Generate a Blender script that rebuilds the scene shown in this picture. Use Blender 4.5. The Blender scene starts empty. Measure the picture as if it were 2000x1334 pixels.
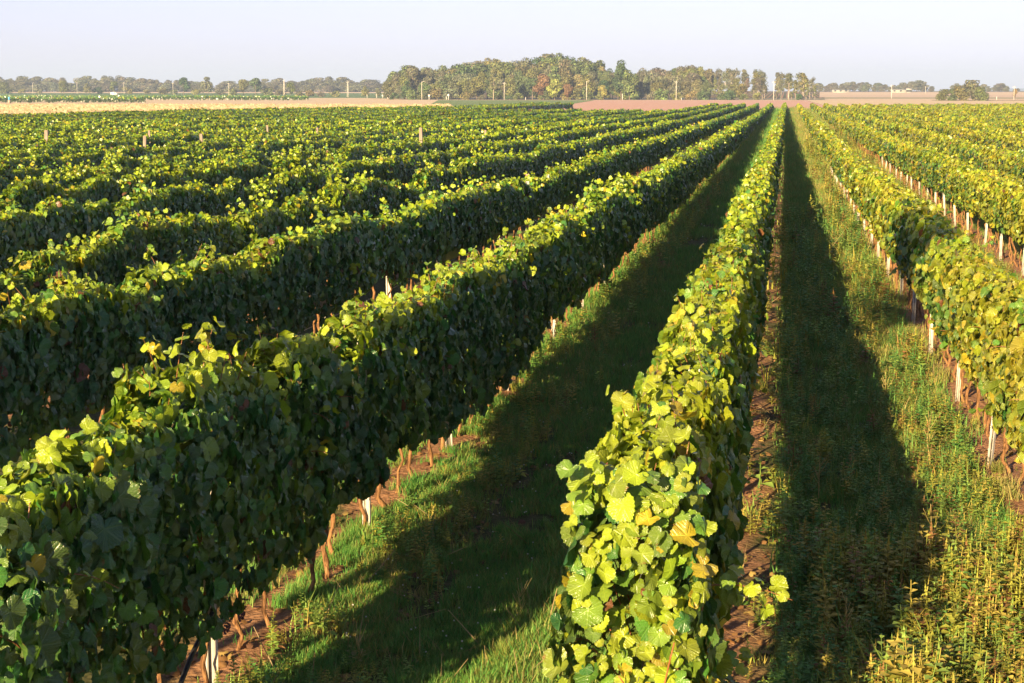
import bpy, math
import numpy as np
from mathutils import Vector

C = bpy.context.scene.collection
R = math.radians

# ------------------------------------------------------------------ camera
HAZE_D = 0.00015
CAM_H = 3.8
F_PX = 3600.0                      # focal length in pixels of a 2000 px wide frame
PITCH = 0.13528
YAW = 0.14728                      # rows run along +Y, the camera looks a little left of them
cam = bpy.data.cameras.new('camera')
cam.sensor_width = 36.0
cam.lens = F_PX / 2000 * 36
cam.clip_start = 0.1
cam.clip_end = 30000
cam_o = bpy.data.objects.new('camera', cam)
C.objects.link(cam_o)
cam_o.location = (0, 0, CAM_H)
cam_o.rotation_euler = (math.pi / 2 - PITCH, 0, YAW)
bpy.context.scene.camera = cam_o

# ------------------------------------------------------------------ light
SUN_EL = R(15.8)
SUN_AZ = R(15.8)                   # light travels to +Y and a little to +X
sun = bpy.data.lights.new('sun', 'SUN')
sun.energy = 5.0
sun.angle = R(0.5)
sun.color = (1.0, 0.75, 0.40)
sun_o = bpy.data.objects.new('sun', sun)
C.objects.link(sun_o)
d = Vector((math.sin(SUN_AZ) * math.cos(SUN_EL), math.cos(SUN_AZ) * math.cos(SUN_EL), -math.sin(SUN_EL)))
sun_o.rotation_euler = d.to_track_quat('-Z', 'Y').to_euler()
sun_o.location = (-20, -60, 30)

world = bpy.data.worlds.new('World')
bpy.context.scene.world = world
world.use_nodes = True
wn, wl = world.node_tree.nodes, world.node_tree.links
bg = wn['Background']
sky = wn.new('ShaderNodeTexSky')
sky.sky_type = 'NISHITA'
sky.sun_disc = False
sky.sun_elevation = SUN_EL
sky.sun_rotation = math.pi + SUN_AZ
sky.air_density = 1.0
sky.dust_density = 0.3
sky.ozone_density = 2.0
hs = wn.new('ShaderNodeHueSaturation')
hs.inputs['Saturation'].default_value = 0.5
hs.inputs['Value'].default_value = 1.0
tint = wn.new('ShaderNodeMix'); tint.data_type = 'RGBA'; tint.blend_type = 'MULTIPLY'
tint.inputs['Factor'].default_value = 1.0
tint.inputs['B'].default_value = (0.72, 0.705, 0.985, 1)
wl.new(sky.outputs['Color'], hs.inputs['Color'])
wl.new(hs.outputs['Color'], tint.inputs['A'])
wl.new(tint.outputs['Result'], bg.inputs['Color'])
bg.inputs['Strength'].default_value = 0.05

sc = bpy.context.scene
sc.view_settings.view_transform = 'Standard'
sc.view_settings.look = 'None'
sc.view_settings.exposure = 1.86
sc.view_settings.gamma = 1.0
sc.cycles.max_bounces = 7
sc.cycles.diffuse_bounces = 4
sc.cycles.glossy_bounces = 2
sc.cycles.transmission_bounces = 3
sc.cycles.transparent_max_bounces = 4
sc.cycles.volume_bounces = 0

# ------------------------------------------------------------------ helpers
RNG = np.random.default_rng(7)


def table(seed):
    return np.random.default_rng(seed).uniform(-1, 1, 4096)


def n1(x, seed=0):
    """smooth 1-D value noise, -1..1"""
    t = table(seed)
    x = np.asarray(x, float)
    i = np.floor(x).astype(int)
    f = x - i
    f = f * f * (3 - 2 * f)
    return t[i % 4096] * (1 - f) + t[(i + 1) % 4096] * f


def n2(x, y, seed=0):
    t = table(seed)
    x = np.asarray(x, float); y = np.asarray(y, float)
    i = np.floor(x).astype(int); j = np.floor(y).astype(int)
    fx = x - i; fy = y - j
    fx = fx * fx * (3 - 2 * fx); fy = fy * fy * (3 - 2 * fy)
    g = lambda a, b: t[(a * 73 + b * 1193) % 4096]
    return (g(i, j) * (1 - fx) + g(i + 1, j) * fx) * (1 - fy) + (g(i, j + 1) * (1 - fx) + g(i + 1, j + 1) * fx) * fy


def sstep(a, b, x):
    t = np.clip((np.asarray(x, float) - a) / (b - a), 0, 1)
    return t * t * (3 - 2 * t)


def ground_z(x, y, rough=True):
    x = np.asarray(x, float); y = np.asarray(y, float)
    z = -1.0 * (1 - np.exp(-np.maximum(y, 0) / 170.0))
    z = z + 3.35 * sstep(1000, 1800, y)
    if rough:
        k = np.clip(1 - (y - 30) / 60, 0, 1)
        z = z + k * (0.025 * n2(x * 1.3, y * 1.1, 3) + 0.012 * n2(x * 4.1, y * 3.7, 4) + 0.008 * n2(x * 9, y * 9, 5))
        # a low ridge of tilled soil under every row
        u = (x + 0.65) / 2.95
        u = np.abs(u - np.round(u)) * 2.95
        z = z + k * 0.05 * np.exp(-(u / 0.28) ** 2)
    return z


def gz(x, y):
    return float(ground_z(x, y, True))


def at(px, y):
    """world X on which a photo column lies at distance y (far things only)"""
    return y * math.tan(math.atan((px - 1000) / F_PX / math.cos(PITCH)) - YAW)


def mesh(name, V, F, col=None, smooth=False, mats=(), mat_index=None):
    V = np.ascontiguousarray(V, np.float32); F = np.ascontiguousarray(F, np.int32)
    me = bpy.data.meshes.new(name)
    me.vertices.add(len(V)); me.vertices.foreach_set('co', V.ravel())
    k = F.shape[1]
    me.loops.add(F.size); me.loops.foreach_set('vertex_index', F.ravel())
    me.polygons.add(len(F))
    me.polygons.foreach_set('loop_start', np.arange(0, F.size, k, dtype=np.int32))
    if col is not None:
        a = me.attributes.new('Col', 'FLOAT_COLOR', 'POINT')
        c = np.ones((len(V), 4), np.float32); c[:, :3] = col
        a.data.foreach_set('color', c.ravel())
    for m in mats:
        me.materials.append(m)
    if mat_index is not None:
        me.polygons.foreach_set('material_index', np.ascontiguousarray(mat_index, np.int32))
    me.update(calc_edges=True)
    if smooth:
        me.polygons.foreach_set('use_smooth', np.ones(len(F), bool))
    return me


def obj(name, me, parent=None, loc=None):
    o = bpy.data.objects.new(name, me)
    C.objects.link(o)
    if parent is not None:
        o.parent = parent
    if loc is not None:
        o.location = loc
    return o


def tag(o, label=None, cat=None, group=None, kind=None):
    if label: o['label'] = label
    if cat: o['category'] = cat
    if group: o['group'] = group
    if kind: o['kind'] = kind
    return o


def empty(name, loc=(0, 0, 0), rz=0):
    o = bpy.data.objects.new(name, None)
    o.empty_display_size = 0.2
    C.objects.link(o)
    o.location = loc; o.rotation_euler = (0, 0, rz)
    return o


def scatter(tv, tf, P, B, S, colr, tcol=None):
    """copies of a template (verts tv, tris tf): P (N,3) places, B (N,3,3) columns = axes, S sizes"""
    N = len(P); n = len(tv)
    V = np.einsum('nij,kj->nki', B, tv) * np.asarray(S).reshape(N, 1, 1) + P[:, None, :]
    F = (tf[None] + (np.arange(N) * n)[:, None, None]).reshape(-1, tf.shape[1])
    c = np.repeat(colr[:, None, :], n, 1)
    if tcol is not None:
        c = c * tcol[None, :, None]
    return V.reshape(-1, 3), F, c.reshape(-1, 3)


class Bag:
    def __init__(self): self.v, self.f, self.c, self.l, self.n = [], [], [], [], 0
    def add(self, V, F, c, lf=None):
        if len(V) == 0: return
        c = np.broadcast_to(np.asarray(c, float), (len(V), 3))
        self.v.append(V); self.f.append(F + self.n); self.c.append(c); self.n += len(V)
        self.l.append(np.full((len(V), 3), 9.0) if lf is None else lf)
    def mesh(self, name, mat, smooth=False):
        me = mesh(name, np.concatenate(self.v), np.concatenate(self.f), np.concatenate(self.c), smooth, [mat])
        if mat.name == 'vine_leaf':
            a = me.attributes.new('Leaf', 'FLOAT_VECTOR', 'POINT')
            a.data.foreach_set('vector', np.ascontiguousarray(np.concatenate(self.l), np.float32).ravel())
        return me


def norm(a):
    return a / np.maximum(np.linalg.norm(a, axis=-1, keepdims=True), 1e-9)


def basis(nrm, tip):
    nrm = norm(nrm)
    tip = tip - nrm * np.sum(nrm * tip, -1, keepdims=True)
    tip = norm(tip)
    side = np.cross(tip, nrm)
    return np.stack([side, tip, nrm], -1)


def tube(pts, rads, k=6, cap=True, squash=None):
    pts = np.asarray(pts, float); n = len(pts)
    V = []; T = np.gradient(pts, axis=0); T = norm(T)
    ref = np.array([0.31, 0.95, 0.05])
    for i in range(n):
        u = norm(np.cross(T[i], ref)); v = np.cross(T[i], u)
        a = np.arange(k) * 2 * math.pi / k
        V.append(pts[i] + rads[i] * (np.cos(a)[:, None] * u + np.sin(a)[:, None] * v))
    V = np.concatenate(V)
    F = []
    for i in range(n - 1):
        for j in range(k):
            a, b = i * k + j, i * k + (j + 1) % k
            F += [(a, b, b + k), (a, b + k, a + k)]
    if cap:
        V = np.concatenate([V, pts[:1], pts[-1:]])
        for j in range(k):
            F.append(((j + 1) % k, j, n * k)); F.append(((n - 1) * k + j, (n - 1) * k + (j + 1) % k, n * k + 1))
    return V, np.array(F)


def box(x0, x1, y0, y1, z0, z1):
    V = np.array([(x, y, z) for z in (z0, z1) for y in (y0, y1) for x in (x0, x1)], float)
    F = np.array([(0, 2, 3), (0, 3, 1), (4, 5, 7), (4, 7, 6), (0, 1, 5), (0, 5, 4), (2, 6, 7), (2, 7, 3), (0, 4, 6), (0, 6, 2), (1, 3, 7), (1, 7, 5)])
    return V, F


# ------------------------------------------------------------------ materials
def mat_new(name):
    m = bpy.data.materials.new(name)
    m.use_nodes = True
    return m, m.node_tree.nodes, m.node_tree.links


def leaf_material(name, trans=0.32, rough=0.45, objcol=False, spec=0.45, bump=0.0):
    m, n, l = mat_new(name)
    p = n['Principled BSDF']; out = n['Material Output']
    a = n.new('ShaderNodeAttribute'); a.attribute_name = 'Col'
    src = a.outputs['Color']
    if objcol:
        oi = n.new('ShaderNodeObjectInfo')
        mx = n.new('ShaderNodeMix'); mx.data_type = 'RGBA'; mx.blend_type = 'MULTIPLY'
        mx.inputs['Factor'].default_value = 1
        l.new(src, mx.inputs['A']); l.new(oi.outputs['Color'], mx.inputs['B'])
        src = mx.outputs['Result']
    l.new(src, p.inputs['Base Color'])
    p.inputs['Roughness'].default_value = rough
    p.inputs['Specular IOR Level'].default_value = spec
    if bump:
        tc = n.new('ShaderNodeTexCoord'); nz = n.new('ShaderNodeTexNoise'); nz.inputs['Scale'].default_value = 90
        bp = n.new('ShaderNodeBump'); bp.inputs['Strength'].default_value = bump; bp.inputs['Distance'].default_value = 0.01
        l.new(tc.outputs['Object'], nz.inputs['Vector']); l.new(nz.outputs['Fac'], bp.inputs['Height']); l.new(bp.outputs['Normal'], p.inputs['Normal'])
    if trans > 0:
        t = n.new('ShaderNodeBsdfTranslucent')
        g = n.new('ShaderNodeMix'); g.data_type = 'RGBA'; g.blend_type = 'MULTIPLY'; g.inputs['Factor'].default_value = 1
        g.inputs['B'].default_value = (1.25, 1.2, 0.55, 1)
        l.new(src, g.inputs['A']); l.new(g.outputs['Result'], t.inputs['Color'])
        ms = n.new('ShaderNodeMixShader'); ms.inputs[0].default_value = trans
        l.new(p.outputs[0], ms.inputs[1]); l.new(t.outputs[0], ms.inputs[2]); l.new(ms.outputs[0], out.inputs['Surface'])
    return m


def add_veins(m):
    n, l = m.node_tree.nodes, m.node_tree.links
    p = n['Principled BSDF']
    at_ = n.new('ShaderNodeAttribute'); at_.attribute_name = 'Leaf'
    sp = n.new('ShaderNodeSeparateXYZ'); l.new(at_.outputs['Vector'], sp.inputs[0])
    def M(op, a, b=None):
        q = n.new('ShaderNodeMath'); q.operation = op
        for i, v in enumerate((a, b)):
            if v is None: continue
            if isinstance(v, (int, float)): q.inputs[i].default_value = v
            else: l.new(v, q.inputs[i])
        return q.outputs[0]
    ax = M('ABSOLUTE', sp.outputs['X']); y = sp.outputs['Y']
    best = None
    for deg in (0, 50, 106):
        c, s = math.cos(R(deg)), math.sin(R(deg))
        dist = M('ABSOLUTE', M('SUBTRACT', M('MULTIPLY', ax, c), M('MULTIPLY', y, s)))
        along = M('ADD', M('MULTIPLY', ax, s), M('MULTIPLY', y, c))
        # side veins branch off every main vein
        br = M('MULTIPLY', M('ABSOLUTE', M('SUBTRACT', M('FRACT', M('MULTIPLY', M('SUBTRACT', along, M('MULTIPLY', dist, 0.9)), 8.0)), 0.5)), 0.17)
        dd = M('MINIMUM', M('ADD', dist, M('MULTIPLY', along, 0.01)), M('ADD', br, 0.013))
        dd = M('ADD', dd, M('MULTIPLY', M('LESS_THAN', along, 0.0), 9.0))
        best = dd if best is None else M('MINIMUM', best, dd)
    rr = M('POWER', M('ADD', M('MULTIPLY', ax, ax), M('MULTIPLY', y, y)), 0.5)
    tc = n.new('ShaderNodeTexCoord'); nz = n.new('ShaderNodeTexNoise'); nz.inputs['Scale'].default_value = 16; nz.inputs['Detail'].default_value = 4
    l.new(tc.outputs['Object'], nz.inputs['Vector'])
    e1 = n.new('ShaderNodeMapRange'); e1.inputs['From Min'].default_value = 0.0; e1.inputs['From Max'].default_value = 0.12
    l.new(M('SUBTRACT', M('MULTIPLY', rr, M('LESS_THAN', rr, 2.0)), M('SUBTRACT', 1.12, nz.outputs['Fac'])), e1.inputs['Value'])
    mr = n.new('ShaderNodeMapRange'); mr.inputs['From Min'].default_value = 0.010; mr.inputs['From Max'].default_value = 0.035
    mr.inputs['To Min'].default_value = 1.0; mr.inputs['To Max'].default_value = 0.0
    l.new(best, mr.inputs['Value'])
    src = p.inputs['Base Color'].links[0].from_socket
    mx = n.new('ShaderNodeMix'); mx.data_type = 'RGBA'; mx.blend_type = 'ADD'
    mx.inputs['B'].default_value = (.05, .055, .015, 1)
    l.new(mr.outputs[0], mx.inputs['Factor']); l.new(src, mx.inputs['A']); me_ = n.new('ShaderNodeMix'); me_.data_type = 'RGBA'; me_.inputs['B'].default_value = (.20, .10, .035, 1)
    l.new(e1.outputs[0], me_.inputs['Factor']); l.new(mx.outputs['Result'], me_.inputs['A']); l.new(me_.outputs['Result'], p.inputs['Base Color'])
    bp = p.inputs['Normal'].links[0].from_node
    h = M('SUBTRACT', bp.inputs['Height'].links[0].from_socket, M('MULTIPLY', mr.outputs[0], 0.8))
    l.new(h, bp.inputs['Height'])


M_LEAF = leaf_material('vine_leaf', 0.30, 0.30, spec=0.7, bump=0.5)
add_veins(M_LEAF)
M_HERB = leaf_material('herb', 0.3, 0.6, spec=0.25)
M_TREE = leaf_material('tree_leaf', 0.25, 0.7, objcol=True, spec=0.2)


def noise_mat(name, c1, c2, scale=20, rough=0.85, bump=0.4, stretch=(1, 1, 1), dist=0.02, c3=None, detail=6):
    m, n, l = mat_new(name)
    p = n['Principled BSDF']
    tc = n.new('ShaderNodeTexCoord'); mp = n.new('ShaderNodeMapping'); mp.inputs['Scale'].default_value = stretch
    nz = n.new('ShaderNodeTexNoise'); nz.inputs['Scale'].default_value = scale; nz.inputs['Detail'].default_value = detail
    nz.inputs['Roughness'].default_value = 0.65
    cr = n.new('ShaderNodeValToRGB')
    cr.color_ramp.elements[0].position = 0.36; cr.color_ramp.elements[0].color = (*c1, 1)
    cr.color_ramp.elements[1].position = 0.66; cr.color_ramp.elements[1].color = (*c2, 1)
    if c3:
        e = cr.color_ramp.elements.new(0.5); e.color = (*c3, 1)
    l.new(tc.outputs['Object'], mp.inputs['Vector']); l.new(mp.outputs[0], nz.inputs['Vector'])
    l.new(nz.outputs['Fac'], cr.inputs[0]); l.new(cr.outputs[0], p.inputs['Base Color'])
    p.inputs['Roughness'].default_value = rough
    p.inputs['Specular IOR Level'].default_value = 0.2
    if bump:
        bp = n.new('ShaderNodeBump'); bp.inputs['Strength'].default_value = bump; bp.inputs['Distance'].default_value = dist
        l.new(nz.outputs['Fac'], bp.inputs['Height']); l.new(bp.outputs['Normal'], p.inputs['Normal'])
    return m


M_BARK = noise_mat('vine_bark', (0.07, 0.032, 0.014), (0.34, 0.18, 0.08), 55, 0.95, 1.0, (1, 1, 0.14), 0.02)
M_CANE = noise_mat('vine_cane', (0.20, 0.06, 0.025), (0.32, 0.13, 0.05), 30, 0.6, 0.2, (1, 1, 0.2), 0.002)
M_POST = noise_mat('galvanised_post', (0.36, 0.32, 0.28), (0.70, 0.68, 0.64), 10, 0.45, 0.1, (1, 1, 0.3), 0.002)
M_WOOD = noise_mat('weathered_wood', (0.22, 0.16, 0.12), (0.42, 0.34, 0.28), 12, 0.85, 0.5, (1, 1, 0.1), 0.01)
M_TRUNK = noise_mat('tree_bark', (0.10, 0.08, 0.06), (0.24, 0.19, 0.15), 2, 0.9, 0.3, (1, 1, 0.2), 0.05)
M_PALETRUNK = noise_mat('pale_tree_bark', (0.25, 0.21, 0.17), (0.45, 0.39, 0.33), 2, 0.9, 0.3, (1, 1, 0.2), 0.05)
M_CONC = noise_mat('concrete_pole', (0.46, 0.43, 0.39), (0.62, 0.59, 0.54), 3, 0.7, 0.1)
M_WIRE = noise_mat('wire', (0.2, 0.2, 0.2), (0.35, 0.34, 0.33), 5, 0.4, 0)
M_HOSE = noise_mat('black_plastic', (0.012, 0.012, 0.014), (0.03, 0.03, 0.035), 9, 0.35, 0.1, dist=0.002)
M_GRAPE = noise_mat('grape', (0.05, 0.02, 0.035), (0.16, 0.07, 0.07), 60, 0.45, 0.1, dist=0.002)
M_WHITE = noise_mat('white_render', (0.55, 0.53, 0.50), (0.68, 0.66, 0.63), 1.5, 0.85, 0.1)
M_ROOF = noise_mat('red_roof', (0.30, 0.09, 0.06), (0.45, 0.16, 0.10), 2.5, 0.8, 0.2)
M_BLUE = noise_mat('blue_plastic', (0.05, 0.22, 0.42), (0.09, 0.32, 0.55), 3, 0.4, 0)
M_GLASS = noise_mat('dark_glass', (0.02, 0.025, 0.03), (0.05, 0.055, 0.06), 1, 0.15, 0)
M_TYRE = noise_mat('tyre', (0.015, 0.015, 0.015), (0.03, 0.03, 0.03), 6, 0.8, 0)


def ground_material():
    m, n, l = mat_new('vineyard_soil')
    p = n['Principled BSDF']
    tc = n.new('ShaderNodeTexCoord')
    a = n.new('ShaderNodeTexNoise'); a.inputs['Scale'].default_value = 9; a.inputs['Detail'].default_value = 9; a.inputs['Roughness'].default_value = 0.72
    b = n.new('ShaderNodeTexNoise'); b.inputs['Scale'].default_value = 1.1; b.inputs['Detail'].default_value = 4
    vo = n.new('ShaderNodeTexVoronoi'); vo.inputs['Scale'].default_value = 22
    for t in (a, b, vo): l.new(tc.outputs['Object'], t.inputs['Vector'])
    cr = n.new('ShaderNodeValToRGB')
    cr.color_ramp.elements[0].position = 0.32; cr.color_ramp.elements[0].color = (0.16, 0.08, 0.045, 1)
    cr.color_ramp.elements[1].position = 0.70; cr.color_ramp.elements[1].color = (0.48, 0.26, 0.14, 1)
    l.new(a.outputs['Fac'], cr.inputs[0])
    gr = n.new('ShaderNodeValToRGB')      # thin cover of dead grass and moss
    gr.color_ramp.elements[0].position = 0.3; gr.color_ramp.elements[0].color = (0.035, 0.055, 0.016, 1)
    gr.color_ramp.elements[1].position = 0.7; gr.color_ramp.elements[1].color = (0.13, 0.115, 0.05, 1)
    l.new(a.outputs['Fac'], gr.inputs[0])
    # grass zones lie in the alleys, bare soil under the rows: x measured from the nearest row
    sx = n.new('ShaderNodeSeparateXYZ'); l.new(tc.outputs['Object'], sx.inputs[0])
    def mt(op, a_, b_=None):
        q = n.new('ShaderNodeMath'); q.operation = op
        if isinstance(a_, float): q.inputs[0].default_value = a_
        else: l.new(a_, q.inputs[0])
        if b_ is not None:
            if isinstance(b_, float): q.inputs[1].default_value = b_
            else: l.new(b_, q.inputs[1])
        return q.outputs[0]
    u = mt('DIVIDE', mt('ADD', sx.outputs['X'], 0.65 + 2.95 * 400), 2.95)
    u = mt('MULTIPLY', mt('ABSOLUTE', mt('SUBTRACT', mt('FRACT', mt('ADD', u, 0.5)), 0.5)), 2.95)
    w = mt('ADD', u, mt('MULTIPLY', mt('SUBTRACT', b.outputs['Fac'], 0.5), 1.4))
    mr = n.new('ShaderNodeMapRange'); mr.inputs['From Min'].default_value = 0.28; mr.inputs['From Max'].default_value = 0.62
    l.new(w, mr.inputs['Value'])
    mx = n.new('ShaderNodeMix'); mx.data_type = 'RGBA'
    l.new(mr.outputs[0], mx.inputs['Factor']); l.new(cr.outputs[0], mx.inputs['A']); l.new(gr.outputs[0], mx.inputs['B'])
    l.new(mx.outputs['Result'], p.inputs['Base Color'])
    p.inputs['Roughness'].default_value = 0.95; p.inputs['Specular IOR Level'].default_value = 0.1
    bp = n.new('ShaderNodeBump'); bp.inputs['Strength'].default_value = 0.9; bp.inputs['Distance'].default_value = 0.05
    h = mt('ADD', a.outputs['Fac'], mt('MULTIPLY', vo.outputs['Distance'], 0.5))
    l.new(h, bp.inputs['Height']); l.new(bp.outputs['Normal'], p.inputs['Normal'])
    return m


def field_material(name, c1, c2, sx=0.02, sy=0.3, scale=1.0):
    m, n, l = mat_new(name)
    p = n['Principled BSDF']
    tc = n.new('ShaderNodeTexCoord'); mp = n.new('ShaderNodeMapping'); mp.inputs['Scale'].default_value = (sx, sy, 1)
    nz = n.new('ShaderNodeTexNoise'); nz.inputs['Scale'].default_value = scale; nz.inputs['Detail'].default_value = 7; nz.inputs['Roughness'].default_value = 0.6
    n2_ = n.new('ShaderNodeTexNoise'); n2_.inputs['Scale'].default_value = 0.8; n2_.inputs['Detail'].default_value = 5
    l.new(tc.outputs['Object'], mp.inputs[0]); l.new(mp.outputs[0], nz.inputs['Vector']); l.new(tc.outputs['Object'], n2_.inputs['Vector'])
    ad = n.new('ShaderNodeMath'); ad.operation = 'ADD'; l.new(nz.outputs['Fac'], ad.inputs[0]); l.new(n2_.outputs['Fac'], ad.inputs[1])
    hf = n.new('ShaderNodeMath'); hf.operation = 'MULTIPLY'; hf.inputs[1].default_value = 0.5; l.new(ad.outputs[0], hf.inputs[0])
    cr = n.new('ShaderNodeValToRGB')
    cr.color_ramp.elements[0].position = 0.40; cr.color_ramp.elements[0].color = (*c1, 1)
    cr.color_ramp.elements[1].position = 0.60; cr.color_ramp.elements[1].color = (*c2, 1)
    l.new(hf.outputs[0], cr.inputs[0]); l.new(cr.outputs[0], p.inputs['Base Color'])
    p.inputs['Roughness'].default_value = 0.95; p.inputs['Specular IOR Level'].default_value = 0.1
    return m


# ------------------------------------------------------------------ ground and fields
def axis(parts):
    out = [parts[0][0]]
    for a, b, s in parts:
        k = max(1, int(round((b - a) / s)))
        out += list(np.linspace(a, b, k + 1)[1:])
    return np.array(out)


def grid_mesh(name, xs, ys, mat, dz=0.0, rough=True):
    Xg, Yg = np.meshgrid(xs, ys)
    Z = ground_z(Xg, Yg, rough) + dz
    V = np.stack([Xg, Yg, Z], -1).reshape(-1, 3)
    nx, ny = len(xs), len(ys)
    i = (np.arange(ny - 1)[:, None] * nx + np.arange(nx - 1)[None]).ravel()
    F = np.stack([i, i + 1, i + nx + 1, i + nx], -1)
    return mesh(name, V, F, None, True, [mat])


xs = axis([(-7000, -1000, 1500), (-1000, -200, 100), (-200, -40, 16), (-40, -8, 2), (-8, 7, 0.11), (7, 20, 1), (20, 200, 15), (200, 1000, 100), (1000, 7000, 1500)])
ys = axis([(-400, -20, 60), (-20, 8, 2), (8, 30, 0.11), (30, 60, 0.3), (60, 200, 4), (200, 2000, 25), (2000, 12000, 1000)])
tag(obj('ground', grid_mesh('ground', xs, ys, ground_material())), kind='structure')


def field(name, prof, mat, dz=0.06, step=20):
    """a sheet of land given by (y, x left, x right) profiles"""
    V = []; F = []; k = 12
    pr = []
    for (a, b) in zip(prof[:-1], prof[1:]):
        m = max(1, int((b[0] - a[0]) / step))
        for i in range(m):
            t = i / m
            pr.append([a[j] * (1 - t) + b[j] * t for j in range(3)])
    pr.append(prof[-1])
    for y, x0, x1 in pr:
        for i in range(k + 1):
            x = x0 + (x1 - x0) * i / k
            V.append((x, y, float(ground_z(x, y, False)) + dz))
    for r in range(len(pr) - 1):
        for i in range(k):
            a = r * (k + 1) + i
            F.append((a, a + 1, a + k + 2, a + k + 1))
    o = obj(name, mesh(name, V, F, None, False, [mat]))
    return tag(o, kind='structure')


def px_prof(rows):
    return [(y, at(a, y), at(b, y)) for y, a, b in rows]


M_PLOUGH = field_material('ploughed_soil', (0.47, 0.28, 0.215), (0.55, 0.35, 0.27))
M_GREEN = field_material('young_crop', (0.13, 0.19, 0.07), (0.19, 0.25, 0.10))
M_STRAW = field_material('straw_field', (0.50, 0.39, 0.25), (0.60, 0.48, 0.32))
M_STRAW2 = field_material('pale_stubble', (0.50, 0.38, 0.26), (0.60, 0.47, 0.33), 0.004, 0.05)
M_OLIVE = field_material('olive_field', (0.24, 0.23, 0.13), (0.34, 0.29, 0.18), 0.004, 0.05)
M_BROWN = field_material('brown_field', (0.46, 0.34, 0.25), (0.54, 0.42, 0.31), 0.004, 0.05)
M_FARGREEN = field_material('far_green_field', (0.08, 0.14, 0.05), (0.14, 0.21, 0.08), 0.004, 0.05)

field('ploughed_field', [(279, -52, -16.5), (417, -52, -16.5), (418.5, -54, 13), (530, -67, 12), (925, -95, 9)], M_PLOUGH)
field('green_crop_field', [(460, -62, -56), (530, -104, -67.2), (925, -175, -95.2)], M_GREEN)
field('straw_field', [(419, 13.2, 200), (530, 12.2, 220), (925, 9.2, 360)], M_STRAW)
field('stubble_strip', [(925.5, -260, 70), (965, -270, 72)], M_STRAW2, 0.05)
field('grass_strip', [(965.5, -275, 75), (1130, -300, 60)], M_OLIVE, 0.05)
field('brown_field', px_prof([(966, 1600, 2300), (1090, 1600, 2300)]), M_STRAW2)
field('olive_field', px_prof([(1090.5, 1600, 2300), (1200, 1600, 2300)]), M_OLIVE)
field('far_brown_field', px_prof([(1200.5, 1590, 2300), (1400, 1590, 2300)]), M_BROWN)
field('far_straw_field', px_prof([(1400.5, 1590, 2300), (1900, 1590, 2300)]), M_STRAW2)
field('left_straw_field', [(380, -300, -66), (660, -500, -106), (925, -560, -175.2), (1130, -720, -262)], M_STRAW, 0.055)
field('far_green_field', px_prof([(1131, -300, 820), (1560, -300, 820)]), M_FARGREEN)
field('far_left_stubble', px_prof([(1560.5, -300, 820), (2100, -300, 900)]), M_STRAW2)

# ------------------------------------------------------------------ vine leaves
def leaf_tpl(kind, var=0):
    if kind == 0:
        h = [(0, .60), (8, .54), (14, .575), (22, .52), (29, .55), (36, .52), (44, .585), (52, .53), (60, .57), (68, .52), (76, .545), (85, .50), (94, .54), (104, .49), (113, .52), (126, .46), (140, .47), (156, .38), (168, .29)]
    elif kind == 1:
        h = [(0, .61), (28, .53), (48, .59), (82, .52), (108, .53), (150, .42)]
    if kind < 2:
        pts = [(a, r) for a, r in h] + [(180, .10)] + [(-a, r) for a, r in h[:0:-1]]
        A = np.radians([p[0] for p in pts]); r = np.array([p[1] for p in pts])
        x = r * np.sin(A); y = r * np.cos(A)
        x = np.concatenate([[0], x]); y = np.concatenate([[0.02], y]); rr = np.concatenate([[0], r])
        AA = np.concatenate([[0], A])
        k1, k2, k3 = [(.40, -.6, .045), (-.30, -.35, .06), (.12, -1.1, .04), (.55, -.25, .05)][var]
        z = k1 * np.abs(x) + k2 * rr ** 2 * (0.5 + 0.5 * np.cos(AA)) + k3 * np.sin(5 * AA + var)
        V = np.stack([x, y, z], -1)
        n = len(pts)
        F = np.array([(0, 1 + (i + 1) % n, 1 + i) for i in range(n)])
        c = np.concatenate([[1.22], 0.92 + 0.16 * (r - .4)])
    else:
        V = np.array([(0, .62, -.12), (.52, .08, .08 if var % 2 else -.12), (0, -.42, -.02), (-.52, .08, .06 if var < 2 else -.1)])
        F = np.array([(0, 2, 1), (0, 3, 2)])
        c = np.ones(4)
    return V, F, c


TPL = {(k, v): leaf_tpl(k, v) for k in range(3) for v in range(4)}
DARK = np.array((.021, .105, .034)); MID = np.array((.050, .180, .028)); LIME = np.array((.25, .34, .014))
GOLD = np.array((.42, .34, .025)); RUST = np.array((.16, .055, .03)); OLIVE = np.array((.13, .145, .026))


def leaf_colours(N, young_lit, patch, golden, rng):
    """young 0..1 (shoot tips, with the sunlit crest painted in), patch noise, golden = how far the row has turned"""
    t = np.clip(young_lit + rng.normal(0, .20, N) + .25 * patch, 0, 1)[:, None]
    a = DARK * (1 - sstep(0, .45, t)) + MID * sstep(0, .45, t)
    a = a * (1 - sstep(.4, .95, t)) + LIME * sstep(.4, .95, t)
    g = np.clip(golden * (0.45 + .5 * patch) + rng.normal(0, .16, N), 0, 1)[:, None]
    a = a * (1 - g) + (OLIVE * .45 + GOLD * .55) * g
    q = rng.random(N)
    y = (q < .035 + .10 * golden) & (young_lit > .2)
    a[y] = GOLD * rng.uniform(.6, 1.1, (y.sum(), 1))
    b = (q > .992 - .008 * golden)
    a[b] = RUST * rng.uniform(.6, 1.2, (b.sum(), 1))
    return a * rng.uniform(.75, 1.25, (N, 1))


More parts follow.
